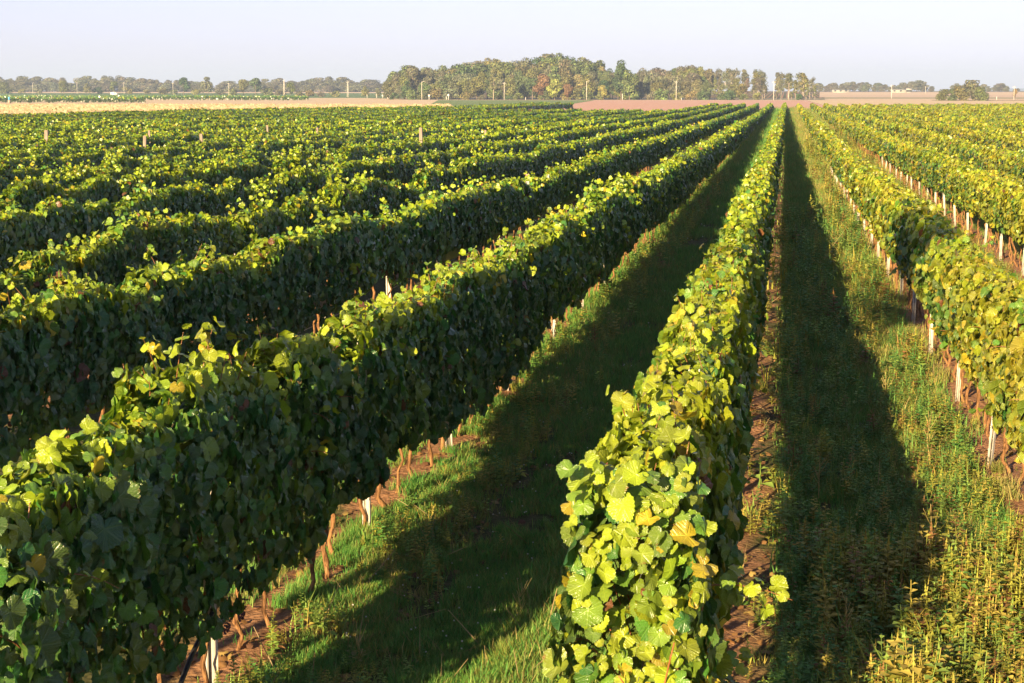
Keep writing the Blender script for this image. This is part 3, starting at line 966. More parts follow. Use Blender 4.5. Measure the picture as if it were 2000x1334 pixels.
weeds(1400, -1.3, -.6, 15, 100, 1.4, .08, .22, [2, 4, 4, 2, 1], -.2, 88)
weeds(500, 1.75, 2.5, 14, 100, 1.5, .06, .18, [1, 3, 4, 3, 1.2], .05, 97)
weeds(1500, 2.8, 3.6, 22, 130, 1.5, .08, .22, [1, 3, 3, 4, 2], -.2, 91)
weeds(1500, 4.0, 4.9, 40, 200, 1.5, .08, .24, [1, 2, 3, 4, 2], -.2, 94)
tag(obj('weeds', bag.mesh('weeds', M_HERB)), 'knee high leafy weeds crowding the path and feet of the vine rows', 'weeds', kind='stuff')


# last leaves fallen on the ground below the rows, and dead stems
bag = Bag()
for n_, xa, xb, L in ((900, -4.1, -2.6, 1), (900, -1.2, .4, 1), (700, 1.6, 2.7, 1), (500, -2.6, -1.2, 1)):
    x, y = spread(rng, n_, xa, xb, 8.5, 60, 1.6)
    tv, tf, tc = TPL[(1, 1)]
    nr = np.stack([rng.normal(0, .35, n_), rng.normal(0, .35, n_), np.ones(n_)], -1)
    cc = np.array([(.22, .12, .05), (.30, .21, .07), (.12, .06, .035)])[rng.integers(0, 3, n_)]
    bag.add(*scatter(tv, tf, np.stack([x, y, ground_z(x, y) + .025], -1), basis(nr, rng.normal(0, 1, (n_, 3))), rng.uniform(.04, .09, n_), cc, tc))
x, y = spread(rng, 900, -3.3, 2.0, 9, 50, 1.5)
st = np.array([(-.012, 0, 0), (.012, 0, 0), (.006, .04, 1.0), (-.006, .04, 1.0)]); sf = np.array([(0, 1, 2), (0, 2, 3)])
B_ = basis(np.stack([rng.normal(0, 1, 900), rng.normal(0, 1, 900), np.zeros(900)], -1), rng.normal(0, 1, (900, 3)))
up = norm(np.stack([rng.normal(0, .9, 900), rng.normal(0, .9, 900), rng.uniform(.05, 1.2, 900)], -1))
sd_ = norm(np.cross(up, rng.normal(0, 1, (900, 3)))); B_ = np.stack([sd_, np.cross(up, sd_), up], -1)
bag.add(*scatter(st, sf, np.stack([x, y, ground_z(x, y) + .01], -1), B_, rng.uniform(.10, .40, 900), np.array([(.34, .25, .13)] * 900) * rng.uniform(.6, 1.1, (900, 1))))
tag(obj('plant_litter', bag.mesh('plant_litter', M_HERB)), 'fallen leaves and dead stems strewn over the soil', 'litter', kind='stuff')


def tall_weed(x, y, h, lab, seed, dry=True, leafy=True, lean=(0, 0)):
    r = np.random.default_rng(seed)
    root = empty('tall_weed', (x, y, gz(x, y)))
    tag(root, lab, 'weed', 'tall weeds standing above the path')
    pts = np.array([(lean[0] * t + .012 * r.normal(), lean[1] * t + .012 * r.normal(), h * t) for t in np.linspace(0, 1, 6)])
    b = Bag(); V, F = tube(pts, np.linspace(.006, .002, 6), 5); b.add(V, F, (.42, .34, .14) if dry else (.20, .22, .06))
    for k in range(9):
        t = r.uniform(.35, .97); p = np.array([lean[0] * t, lean[1] * t, h * t]); a = r.uniform(0, 6.28); L = r.uniform(.06, .15)
        q = p + np.array([math.cos(a) * L * .6, math.sin(a) * L * .6, L])
        V, F = tube([p, (p + q) / 2 + [0, 0, -.01], q], [.003, .0025, .002], 4); b.add(V, F, (.45, .36, .15))
    obj('stem', b.mesh('stem', M_HERB), root)
    if leafy:
        b = Bag()
        for k in range(60):
            t = r.random() ** 1.3 * .75; a = r.uniform(0, 6.28); L = r.uniform(.02, .06)
            p = np.array([lean[0] * t, lean[1] * t, h * t]) + np.array([math.cos(a), math.sin(a), .3]) * r.uniform(.0, .07)
            dr = norm(np.array([math.cos(a), math.sin(a), r.uniform(-.3, .8)])) * L; sd = np.array([-math.sin(a), math.cos(a), 0]) * L * .35
            b.add(np.array([p, p + dr * .5 + sd, p + dr, p + dr * .5 - sd]), np.array([(0, 1, 2), (0, 2, 3)]), np.array((.20, .21, .05)) * r.uniform(.7, 1.3))
        obj('leaf_cluster', b.mesh('leaf_cluster', M_HERB), root)


tall_weed(1.17, 14.4, .62, 'tallest branched dry weed with small leaves at lower right', 1)
tall_weed(1.04, 14.2, .42, 'thin dry forked stalk just left of the tallest weed', 2, leafy=False, lean=(-.08, 0))
tall_weed(1.52, 19.2, .55, 'dry branched stalk in shade beside the golden row', 3)
tall_weed(1.28, 23.0, .42, 'pale grassy stalk at the edge of the path shadow', 4)
tall_weed(1.36, 32.9, .72, 'upright leafy weed standing alone halfway along the right row', 5, dry=False)
tall_weed(.45, 12.2, .50, 'thin pale stalk in the shade at bottom right', 6, leafy=False)
tall_weed(.37, 17.5, .50, 'brown dry stalk in the middle of the shaded weedy path', 7, leafy=False)
tall_weed(.80, 43.0, .95, 'long slanting straw coloured stalk across the shaded path', 8, leafy=False, lean=(.6, .1))
tall_weed(-1.87, 13.0, .26, 'single pale grass stalk with drooping tip beside the centre row', 9, leafy=False)
tall_weed(-2.78, 11.7, .2, 'small weed with yellow tip at the bottom left of the path', 10, dry=False)

# ------------------------------------------------------------------ ripe maize beyond the left vineyard
bag = Bag()
def clumps(n, prof, h, size, cols, w, seed, mat_bag, jit=.25):
    r = np.random.default_rng(seed)
    pr = np.array(prof); q = r.integers(0, 10 ** 6, n) / 1e6
    area = (pr[:, 2] - pr[:, 1]) / pr[:, 0] ** 1.2
    yy = np.linspace(pr[0, 0], pr[-1, 0], 200); ww = np.interp(yy, pr[:, 0], pr[:, 2] - pr[:, 1]) / yy ** 1.3
    cu = np.cumsum(ww); cu /= cu[-1]
    y = np.interp(q, cu, yy) + r.uniform(-1, 1, n)
    a = np.interp(y, pr[:, 0], pr[:, 1]); b = np.interp(y, pr[:, 0], pr[:, 2])
    x = a + (b - a) * r.random(n)
    s = size * (y / 300) ** .8
    tv = np.array([(-.5, 0, 0), (.5, 0, 0), (-.18, .1, 1.0), (.2, -.1, .9), (.55, .1, .75), (-.5, 0, .7)])
    tf = np.array([(0, 1, 3), (0, 3, 2), (1, 4, 3), (0, 2, 5)])
    P = np.stack([x, y, ground_z(x, y, False)], -1)
    V = np.einsum('nij,kj->nki', rot_z(r.uniform(-.9, .9, n)), tv * [1, 1, 0]) * s[:, None, None]
    hh = h * r.uniform(1 - jit, 1 + jit, n)
    V[:, :, 2] += tv[None, :, 2] * hh[:, None]
    V = V + P[:, None, :]
    F = (tf[None] + (np.arange(n) * 6)[:, None, None]).reshape(-1, 3)
    c = np.repeat(pick(cols, w, n, r)[:, None], 6, 1) * np.array([.8, .8, 1.1, 1.1, 1, 1])[None, :, None]
    mat_bag.add(V.reshape(-1, 3), F, c.reshape(-1, 3))
MZ = np.array([(.32, .245, .16), (.36, .28, .19), (.28, .21, .13), (.13, .15, .06)])
clumps(34000, [(205, -125, -91), (255, -150, -89), (335, -205, -66), (378, -240, -68)], 1.7, 1.1, MZ, [5, 5, 1.2, .5], 5, bag)
tag(obj('maize', bag.mesh('maize', M_HERB)), 'ripe straw coloured maize standing in a band beyond the left vineyard', 'maize', kind='stuff')
bag = Bag()
clumps(9000, [(419, 14, 80), (470, 16, 90)], .9, .9, MZ, [5, 5, 1.5, 1], 6, bag, .5)
tag(obj('dry_grass', bag.mesh('dry_grass', M_HERB)), 'fringe of tall straw coloured grass behind the right vineyard', 'grass', kind='stuff')

# far vine rows seen from the side behind the maize
def far_row(y, pa, pb, lab, seed, tilt=0.0):
    r = np.random.default_rng(seed); b = Bag()
    xa, xb = at(pa, y), at(pb, y); n = int((xb - xa) * 9)
    x = r.uniform(xa, xb, n); z = .5 + 1.5 * r.random(n)
    yy = y + tilt * (x - xb) + r.uniform(-.35, .35, n)
    P = np.stack([x, yy, z + ground_z(x, yy, False)], -1)
    nr = np.stack([r.normal(0, .5, n), -np.ones(n), r.uniform(0, 1.5, n)], -1)
    col = leaf_colours(n, np.where(z > 1.8, .45, .0), r.normal(0, .3, n), .0, r) * np.where(z > 1.75, .7, .22 if y < 700 else .35)[:, None]  # leaves below the crest darkened: shade of the row's face painted into their colour
    tv, tf, tc = TPL[(2, 0)]
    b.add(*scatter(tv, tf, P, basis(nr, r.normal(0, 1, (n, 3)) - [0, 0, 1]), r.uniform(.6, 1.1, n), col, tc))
    root = empty('vine_row', ((xa + xb) / 2, y, gz((xa + xb) / 2, y)))
    tag(root, lab, 'vine row', 'distant vine rows beyond the maize')
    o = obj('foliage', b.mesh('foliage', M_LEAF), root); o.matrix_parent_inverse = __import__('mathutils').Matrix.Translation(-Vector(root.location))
    b = Bag()
    for xq in np.arange(xa + .5, xb, 4.0 if y == 870 else 4000.0):
        yq = y + tilt * (xq - xb)
        V, F = box(-.07, .07, -.07, .07, 0, 1.2); b.add(V + [xq, yq - .5, gz(xq, yq)], F, (1, 1, 1))
    o = obj('post', b.mesh('post', M_POST), root); o['kind'] = 'stuff'; o.matrix_parent_inverse = __import__('mathutils').Matrix.Translation(-Vector(root.location))


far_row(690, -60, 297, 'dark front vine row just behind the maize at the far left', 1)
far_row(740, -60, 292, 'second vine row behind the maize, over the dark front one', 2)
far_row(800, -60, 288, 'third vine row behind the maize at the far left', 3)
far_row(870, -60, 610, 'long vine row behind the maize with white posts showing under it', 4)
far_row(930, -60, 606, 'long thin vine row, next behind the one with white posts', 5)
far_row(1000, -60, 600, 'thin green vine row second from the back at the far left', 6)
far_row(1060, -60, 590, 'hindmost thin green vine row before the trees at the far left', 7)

# ------------------------------------------------------------------ trees
def crown_mesh(seed, H, W, z0, n, flat=.55, holes=.35, leaf=.8, lobes=14, conic=0.0):
    """foliage of many small faces spread through lumpy clumps; height H, width W, crown starts at z0"""
    r = np.random.default_rng(seed)
    cs = []
    for k in range(lobes):
        t = r.random()
        zc = z0 + (H - z0) * (.12 + .78 * t)
        prof = math.sqrt(max(.05, 1 - (2 * (.12 + .78 * t) - 1 + .12) ** 2)) * (1 - conic * t)
        a = r.uniform(0, 6.28); rad = W / 2 * prof * r.uniform(.25, .78)
        cs.append((rad * math.cos(a), rad * math.sin(a), zc, W * r.uniform(.16, .27), r.uniform(.62, 1.35)))
    cs = np.array(cs)
    k = r.integers(0, lobes, n)
    dv = norm(r.normal(0, 1, (n, 3))); rr = cs[k, 3] * (1 - holes * r.random(n) ** 1.2)
    P = cs[k, :3] + dv * rr[:, None] * [1, 1, .85]
    P[:, 2] = np.minimum(P[:, 2], H + .3)
    nr = norm(dv + r.normal(0, .5, (n, 3)) + [0, 0, .3])
    tv = np.array([(0, .6, 0), (.5, .05, -.1), (.1, -.5, 0), (-.5, 0, -.1)]); tf = np.array([(0, 2, 1), (0, 3, 2)])
    col = np.ones((n, 3)) * (cs[k, 4] * r.uniform(.7, 1.35, n))[:, None]
    col *= 1 + r.normal(0, .06, (n, 3))
    V, F, c = scatter(tv, tf, P, basis(nr, r.normal(0, 1, (n, 3))), leaf * r.uniform(.6, 1.3, n), np.clip(col, .2, 2))
    return mesh('crown', V, F, c, False, [M_TREE]), cs


def trunk_mesh(seed, H, r0, cs, mat, limbs=7, fork=.35):
    r = np.random.default_rng(seed); b = Bag()
    pts = np.array([(r.normal(0, .02) * H * t, r.normal(0, .02) * H * t, H * t * .86) for t in np.linspace(0, 1, 6)]); pts[0] = (0, 0, -.3)
    V, F = tube(pts, np.linspace(r0, r0 * .25, 6), 6); b.add(V, F, (1, 1, 1))
    for k in range(min(limbs, len(cs))):
        t = r.uniform(fork, .75); p = np.array([0, 0, H * t * .86]); q = cs[k, :3]
        m = (p + q) / 2 + [0, 0, -.04 * H]
        V, F = tube([p, m, q], [r0 * .4, r0 * .25, r0 * .12], 5); b.add(V, F, (1, 1, 1))
    return b.mesh('trunk', mat, True)


# name: H, W, z0, faces, flat, holes, leaf, lobes, conic, bark, trunk radius
KINDS = {
    'broad': (14, 11, 1.6, 2600, .5, .35, .75, 26, .1, M_TRUNK, .32),
    'round': (12, 9, 2.0, 2200, .5, .3, .7, 20, .1, M_TRUNK, .28),
    'tall': (18, 9, 3.0, 2600, .5, .4, .75, 26, .2, M_TRUNK, .3),
    'airy': (18, 8, 5.5, 1300, .5, .6, .6, 20, .1, M_PALETRUNK, .24),
    'slim': (17, 5.5, 3.0, 1300, .5, .5, .6, 18, .4, M_PALETRUNK, .2),
    'bushy': (7, 9, .1, 1900, .5, .3, .6, 20, .1, M_TRUNK, .2),
    'poled': (10.2, 4.2, 8.0, 300, .5, .3, .36, 16, 0, M_TRUNK, .10),  # unseen tree's small high crown, shaped for the shadow it casts
    'shrub': (3.4, 5, 0, 800, .5, .35, .45, 12, .1, M_TRUNK, .08),
}
PROTO = {}
for kn, (H, W, z0, nf, fl, ho, lf, lb, cn, bark, r0) in KINDS.items():
    for v in range(3):
        cm, cs = crown_mesh(hash_ := (sum(map(ord, kn)) * 7 + v), H, W, z0, nf, fl, ho, lf, lb, cn)
        PROTO[(kn, v)] = (cm, trunk_mesh(hash_ + 1, H, r0, cs, bark, 8, .2 if kn in ('bushy', 'shrub') else .35), H)

TC = {'green': (.090, .115, .045), 'deep': (.060, .090, .038), 'grey': (.115, .120, .075), 'brown': (.118, .115, .065), 'rust': (.17, .11, .06), 'ochre': (.165, .145, .065),
      'yellow': (.20, .21, .06), 'olive': (.13, .135, .05), 'far': (.12, .12, .085), 'mauve': (.12, .118, .085)}
tr_rng = np.random.default_rng(99)


def tree(kind, x, y, h, colour, lab, group, wf=1.0, name=None, var=None, cat='tree'):
    r = tr_rng
    cm, tm, H = PROTO[(kind, int(r.integers(0, 3)) if var is None else var)]
    if name is None: name = 'bush' if kind in ('bushy', 'shrub') else 'tree'
    root = empty(name, (x, y, float(ground_z(x, y, False))), r.uniform(0, 6.28))
    tag(root, lab, cat, group)
    s = h / H
    c = np.array(TC[colour]) * r.uniform(1.0, 1.4) * (1 + r.normal(0, .05, 3))
    for nm, me in (('crown', cm), ('trunk', tm)):
        o = obj(nm, me, root); o.scale = (s * wf * r.uniform(.95, 1.05), s * wf * r.uniform(.95, 1.05), s)
        if nm == 'crown': o.color = (*c, 1)
    return root


# the wood on the far side of the ploughed field: silhouette heights in photo pixels
SIL = np.array([(755, 165), (765, 150), (790, 128), (805, 130), (830, 134), (870, 128), (920, 123), (960, 114), (1000, 119), (1040, 116), (1070, 110), (1110, 109), (1150, 113), (1170, 128), (1205, 136), (1235, 142), (1242, 134), (1260, 131), (1300, 134), (1345, 127), (1380, 133), (1430, 135), (1480, 135), (1515, 142), (1535, 141), (1560, 143), (1580, 160)])


def sil_h(px, y):
    top = np.interp(px, SIL[:, 0], SIL[:, 1])
    return (177 - top) * 1.0 * y / F_PX + CAM_H - float(ground_z(0, y, False))


WG = 'trees of the big wood across the ploughed field'
def cw(px, r):
    if px > 1390: return r.choice(['brown', 'mauve', 'grey', 'grey', 'olive'])
    if px > 1230: return r.choice(['grey', 'brown', 'green', 'mauve', 'olive'])
    return r.choice(['green', 'grey', 'olive', 'brown', 'deep', 'green', 'olive', 'grey', 'green', 'ochre'])
def zone(px):
    if px < 880: return 'left end of the big wood'
    if px < 1010: return 'left half of the big wood'
    if px < 1180: return 'domed middle of the big wood'
    if px < 1390: return 'right half of the big wood'
    return 'thin right end of the big wood'
CN = {'green': 'green', 'deep': 'deep green', 'grey': 'grey green', 'brown': 'brownish', 'rust': 'rusty orange', 'ochre': 'ochre', 'mauve': 'pale brown', 'olive': 'olive'}
r = tr_rng
for rank, (yy, frac, step, kinds) in enumerate(((1062, 1.0, 15, ('tall', 'broad')), (1030, .9, 17, ('tall', 'broad')), (1000, .74, 19, ('broad', 'tall', 'round')), (972, .56, 22, ('round', 'broad')))):
    px = 762 + rank * 5
    while px < 1575:
        if px > 1385:
            kk = ('airy', 'airy', 'slim') if rank < 3 else ('round', 'airy'); f = frac if rank < 3 else .5
            stp = step * 1.15
            if rank == 3 and px > 1500: f = .3
        else: kk, f, stp = kinds, frac, step
        h = sil_h(px, yy) * f * r.uniform(.95, 1.04)
        c = cw(px, r)
        rk = ('back', 'third', 'second', 'front')[rank]
        tree(str(r.choice(kk)), at(px, yy) + r.normal(0, 1), yy + r.normal(0, 5), h, str(c), '%s tree in the %s rank, %s' % (CN[str(c)], rk, zone(px)), WG, r.uniform(.8, 1.05) * (1 if h > 9 else 1.2))
        px += stp * r.uniform(.7, 1.3)
for px in np.arange(775, 1500, 27):      # undergrowth along the edge of the wood
    q = px + r.uniform(-8, 8)
    tree('shrub', at(q, 958), 958 + r.uniform(-3, 3), r.uniform(2.5, 5.5), str(r.choice(['green', 'olive', 'grey', 'deep'])), 'low shrub at the foot of the %s' % zone(q), 'shrubs along the foot of the big wood', 1.2, cat='shrub')
for px, h, kind, c, lab in [(1172, 7.4, 'round', 'yellow', 'small pale yellow green tree in front of the big wood'), (1061, 13, 'round', 'rust', 'round rusty orange crown in the domed part of the wood'),
                            (1082, 11, 'broad', 'yellow', 'pale yellowish tree with visible trunk before the domed wood'), (1107, 8, 'round', 'rust', 'small reddish orange tree at the front of the domed wood'),
                            (1040, 11, 'round', 'deep', 'rounded deep green tree at the front of the domed wood'), (965, 18, 'slim', 'ochre', 'ochre crown in the left half of the big wood'),
                            (1172, 20, 'tall', 'deep', 'tall deep green tree in the middle of the wood'), (1226, 15, 'broad', 'green', 'dense bright green tree right of the middle of the wood'),
                            (1417, 4.6, 'shrub', 'deep', 'small dark green conifer shaped shrub near the right end of the wood')]:
    tree(kind, at(px if px != 1172 or h < 10 else 1210, 955), 954, h, c, lab, WG, cat='tree')
tree('slim', at(1559, 948), 948, 14.5, 'olive', 'tall slender tree standing free at the right end of the wood', WG, 1.35, var=0)
tree('airy', at(1531, 955), 955, 14, 'grey', 'see-through tall tree, second from the right end of the wood', WG)
tree('shrub', at(1551, 945), 945, 3, 'deep', 'dark shrub at the foot of the slender end tree', None, cat='shrub')
tree('broad', at(792, 985), 1010, 19, 'grey', 'tree that stands tallest at the left tip of the big wood', WG, .8)

# far tree line on the left
LG = 'trees of the far left tree line'
px = -30
while px < 790:
    for yy, hh in ((1950, 17), (1850, 14)):
        top = np.interp(px, [0, 60, 100, 140, 175, 235, 280, 330, 430, 480, 545, 590, 640, 700, 790], [148, 146, 150, 155, 150, 146, 152, 155, 158, 156, 152, 157, 149, 155, 158])
        h = (177 - top) * yy / F_PX + CAM_H - float(ground_z(0, yy, False))
        c = str(r.choice(['far', 'mauve', 'grey', 'brown']))
        z_ = 'above the far left vines' if px < 330 else ('between the poles left of centre' if px < 560 else 'left of the big wood')
        tree(str(r.choice(['broad', 'round', 'tall'])), at(px + r.uniform(-8, 8), yy), yy + r.uniform(-20, 20), h * (1 if yy > 1900 else .75) * r.uniform(.86, 1.05), c, 'hazy %s tree in the far tree line %s' % (CN.get(c, 'grey'), z_), LG, r.uniform(1.4, 2.0))
    tree('bushy', at(px + r.uniform(-8, 8), 1790), 1790 + r.uniform(-20, 20), r.uniform(6, 8.5), str(r.choice(['far', 'grey', 'mauve'])), 'low hazy bush of the far tree line, %s' % z_, 'bushes under the far left tree line', 2.0, cat='bush')
    px += r.uniform(11, 16)
for px, yb, h, kind, c, lab in [(27, 1500, 9, 'bushy', 'olive', 'dark olive bush at the far left edge'), (140, 1460, 11, 'broad', 'olive', 'broad olive tree before the far tree line, left part'),
                                (185, 1460, 8.5, 'round', 'olive', 'small round tree right of the broad olive tree'), (237, 1500, 10, 'round', 'green', 'green tree above the parked white van'),
                                (370, 1400, 13, 'round', 'deep', 'dark round tree right of the pole above the long vine row'), (415, 1400, 13.5, 'round', 'grey', 'grey green round tree, second dark one left of the wood'),
                                (485, 1350, 11.5, 'round', 'olive', 'olive green tree beside a pale bare one, left of centre'), (508, 1350, 12.5, 'round', 'deep', 'dark green rounded tree left of the lattice mast'),
                                (575, 1250, 9.5, 'round', 'olive', 'olive tree directly right of the white lattice mast'), (718, 1160, 7, 'round', 'olive', 'small round tree left of the little red roofed hut'),
                                (742, 1160, 6, 'round', 'brown', 'small brownish tree just left of the red roofed hut')]:
    tree(kind, at(px, yb), yb, h, c, lab, 'single trees before the far left tree line', 1.25 if kind == 'bushy' else 1.05)
for px, yb, c in [(60, 1500, 'olive'), (90, 1480, 'grey'), (205, 1470, 'deep'), (262, 1470, 'olive'), (300, 1440, 'ochre'), (330, 1420, 'olive'), (352, 1400, 'green'), (395, 1390, 'olive'), (440, 1350, 'mauve'), (463, 1340, 'olive'), (530, 1300, 'green'), (555, 1260, 'mauve'), (592, 1230, 'brown'), (612, 1230, 'ochre'), (633, 1210, 'mauve'), (660, 1200, 'olive')]:
    tree('shrub', at(px, yb), yb, r.uniform(3.2, 5.5), c, '%s shrub in the hedge line %s' % (CN.get(c, 'pale'), 'above the far left vines' if px < 300 else ('left of the lattice mast' if px < 565 else 'right of the lattice mast')), 'shrubs in the hedge on the left', 1.35, cat='shrub')

# far tree line on the right and the round thicket
px = 1588
while px < 1975:
    top = np.interp(px, [1580, 1600, 1640, 1690, 1725, 1740, 1770, 1785, 1810, 1850, 1880, 1920, 1945, 1960], [158, 165, 161, 161, 166, 166, 158, 158, 170, 164, 167, 165, 163, 173])
    for yy, f in ((1900, 1.0), (1800, .8)):
        h = ((177 - top) * yy / F_PX + CAM_H - float(ground_z(0, yy, False))) * f * r.uniform(.92, 1.05)
        if px < 1812 or px > 1840:
            c = str(r.choice(['far', 'mauve', 'grey']))
            z_ = 'right beside the wood' if px < 1730 else ('above the pale farm buildings' if px < 1800 else 'behind the round thicket')
            tree(str(r.choice(['broad', 'round'])), at(px + r.uniform(-6, 6), yy), yy + r.uniform(-20, 20), h, c, 'hazy %s tree of the far right tree line, %s' % (CN.get(c, 'grey'), z_), 'trees of the far right tree line', r.uniform(1.2, 1.7))
    px += r.uniform(11, 17)
TH = 'thicket at the right'
for px, yb, h, wf, c, lab in [(1828, 905, 5.2, 1.15, 'olive', 'low olive bush forming the left part of the thicket at right'), (1860, 900, 6.6, 1.0, 'olive', 'middle bush of the thicket at right'),
                              (1884, 906, 9.2, .95, 'brown', 'tallest domed bush of the thicket at right'), (1900, 898, 6.0, .95, 'olive', 'low front bush at the right end of the thicket'), (1845, 902, 5.4, .9, 'green', 'small bush between the left and middle parts of the thicket')]:
    tree('bushy', at(px, yb), yb, h, c, lab, TH, wf, cat='bush')
tree('round', at(1966, 1000), 1000, 5.8, 'rust', 'small rusty red tree beside the pole at the right edge', None, .6)

# low blue ridge on the right horizon
bx = np.linspace(at(1900, 9000), at(2500, 9000), 40)
hz = 12 * np.exp(-((bx - bx[14]) / 900) ** 2) + 6 + 3 * np.sin(bx / 300)
V = np.concatenate([np.stack([bx, np.full(40, 9000.), np.full(40, -20.)], -1), np.stack([bx, np.full(40, 9600.), hz], -1), np.stack([bx, np.full(40, 10800.), np.full(40, -20.)], -1)])
F = np.array([(r_ * 40 + i_, r_ * 40 + i_ + 1, (r_ + 1) * 40 + i_ + 1, (r_ + 1) * 40 + i_) for r_ in range(2) for i_ in range(39)])
tag(obj('hills', mesh('hills', V, F, None, True, [field_material('wooded_hill', (.06, .08, .05), (.09, .11, .07))])), kind='structure')

# unseen tree added beside the camera to cast a shadow across the golden row
kx = tree('poled', -6.0, 4.2, 10.3, 'green', 'unseen slender tree added left of the camera to shade the golden row', None, 1, var=1)

# ------------------------------------------------------------------ poles along the track
def pole(px, y, h, lab, lattice=False, lamp=False):
    x = at(px, y)
    root = empty('utility_pole', (x, y, float(ground_z(x, y, False))))
    tag(root, lab, 'utility pole', 'poles along the track')
    if lattice:
        b = Bag()
        for sx in (-1, 1):
            for sy in (-1, 1):
                V, F = tube([(sx * .45, sy * .45, -.3), (sx * .2, sy * .2, h)], [.09, .065], 4); b.add(V, F, (1, 1, 1))
        m = 9
        for k in range(m):
            z0_, z1_ = h * k / m, h * (k + 1) / m
            w0, w1 = .45 - .25 * k / m, .45 - .25 * (k + 1) / m
            for sy in (-1, 1):
                s = 1 if k % 2 else -1
                V, F = tube([(-s * w0, sy * w0, z0_), (s * w1, sy * w1, z1_)], [.06, .06], 4); b.add(V, F, (1, 1, 1))
        obj('mast', b.mesh('mast', M_CONC), root)
    else:
        V, F = tube([(0, 0, -.3), (0, 0, h)], [.15, .10], 8)
        obj('shaft', mesh('shaft', V, F, None, True, [M_CONC]), root)
    if lamp:
        V, F = tube([(0, 0, h - .25), (.8, 0, h + .1), (1.5, 0, h + .1)], [.09, .08, .14], 6)
        obj('arm', mesh('arm', V, F, None, True, [M_CONC]), root)
    else:
        V, F = box(-.9, .9, -.06, .06, h - .75, h - .6)
        ar = obj('crossarm', mesh('crossarm', V, F, None, False, [M_CONC]), root)
        for xx in (-.8, 0, .8):
            V, F = tube([(xx, 0, h - .62), (xx, 0, h - .35)], [.07, .04], 5)
            obj('insulator', mesh('insulator', V, F, None, True, [M_CONC]), ar)


for k, (px, y, h, lat, lamp, lab) in enumerate([
    (2, 1500, 9.0, False, False, 'pale pole at the very left edge of the picture'),
    (81, 1480, 9.0, False, True, 'slim brownish pole with a short arm, second from the left edge'),
    (166, 1470, 9.6, False, False, 'pole before the broad olive tree at the left'),
    (256, 1440, 9.8, False, False, 'pole right of the white van on the left'),
    (350, 1370, 9.6, False, False, 'thick white pole just left of the dark round tree'),
    (457, 1330, 9.2, False, False, 'thin pole between the two single dark trees, left of the lattice mast'),
    (563, 1240, 11.6, True, False, 'white lattice mast left of centre beside an olive tree'),
    (685, 1180, 10.2, True, False, 'white lattice mast left of the red roofed hut'),
    (827, 948, 9.4, False, True, 'pale pole with a short arm before the left end of the wood'),
    (985, 946, 9.2, False, False, 'pale pole before the left half of the wood'),
    (1143, 944, 9.6, False, True, 'white pole before the domed middle of the wood'),
    (1315, 944, 9.8, False, False, 'tall white pole before the right half of the wood'),
    (1502, 942, 9.6, False, False, 'white pole at the thin right end of the wood'),
    (1728, 1090, 8.0, False, False, 'white pole in the fields right of the wood'),
    (1793, 1500, 6.0, False, False, 'small far pole beside the pale farm buildings'),
    (1963, 985, 7.2, False, False, 'white pole at the right edge beside the small red tree')]):
    pole(px, y, h, lab, lat, lamp)

# small marker posts and signs along the track
def marker(px, y, h, lab, sign=False):
    x = at(px, y)
    root = empty('marker_post', (x, y, float(ground_z(x, y, False)))); tag(root, lab, 'marker post', 'white markers along the track')
    V, F = tube([(0, 0, -.2), (0, 0, h)], [.13, .12], 6); obj('shaft', mesh('shaft', V, F, None, True, [M_WHITE]), root)
    if sign:
        a = np.arange(10) * 2 * math.pi / 10
        V = np.concatenate([np.stack([.5 * np.cos(a), np.full(10, s), .6 * np.sin(a)], -1) for s in (-.04, .04)] + [[(0, -.06, 0), (0, .06, 0)]]); F = []
        for j in range(10):
            k = (j + 1) % 10; F += [(j, k, 10 + k), (j, 10 + k, 10 + j), (20, k, j), (21, 10 + j, 10 + k)]
        o = obj('disc', mesh('disc', V, np.array(F), None, False, [M_WHITE]), root); o.location = (0, -.18, h - .2)


for px, y, h, sg, lab in [(752, 1100, 1.9, True, 'white round sign on a post just left of the hut'), (786, 1100, 2.6, False, 'thick white marker post just right of the hut'),
                          (796, 1090, 2.2, True, 'signpost right of the hut, second marker'), (809, 1060, 2.4, False, 'thin white marker left of the first wood pole'),
                          (841, 950, 2.4, True, 'round headed sign right of the first wood pole'), (874, 948, 1.9, False, 'short white marker, left one of a close pair'),
                          (878, 948, 2.7, True, 'white sign on a post, right one of a close pair'), (1026, 948, 1.4, False, 'very small white marker before the domed wood'),
                          (740, 1110, 2.8, False, 'thin white marker in front of the small brownish tree'), (722, 1120, 2.2, False, 'white marker under the small round tree left of the hut'),
                          (1325, 946, 1.2, False, 'small white marker right of the tall white pole'), (1930, 985, 1.8, False, 'white marker left of the pole at the right edge'),
                          (1212, 946, 3.2, False, 'slim pale marker before the right half of the wood')]:
    marker(px, y, h, lab, sg)

# hut with a red roof
hx, hy = at(767, 1100), 1100; hzz = float(ground_z(hx, hy, False))
hut = empty('hut', (hx, hy, hzz), .1); tag(hut, 'small white hut with a red gabled roof left of the big wood', 'hut')
V, F = box(-2.1, 2.1, -1.6, 1.6, -.2, 2.3); obj('wall', mesh('wall', V, F, None, False, [M_WHITE]), hut)
V = np.array([(-2.4, -1.9, 2.25), (2.4, -1.9, 2.25), (2.4, 1.9, 2.25), (-2.4, 1.9, 2.25), (-1.6, 0, 3.9), (1.6, 0, 3.9)])
F = np.array([(0, 1, 5), (0, 5, 4), (2, 3, 4), (2, 4, 5), (1, 2, 5), (3, 0, 4), (0, 2, 1), (0, 3, 2)])
obj('roof', mesh('roof', V, F, None, False, [M_ROOF]), hut)
V, F = box(.5, 1.3, -1.66, -1.6, 0, 2.0); obj('door', mesh('door', V, F, None, False, [M_WOOD]), hut)

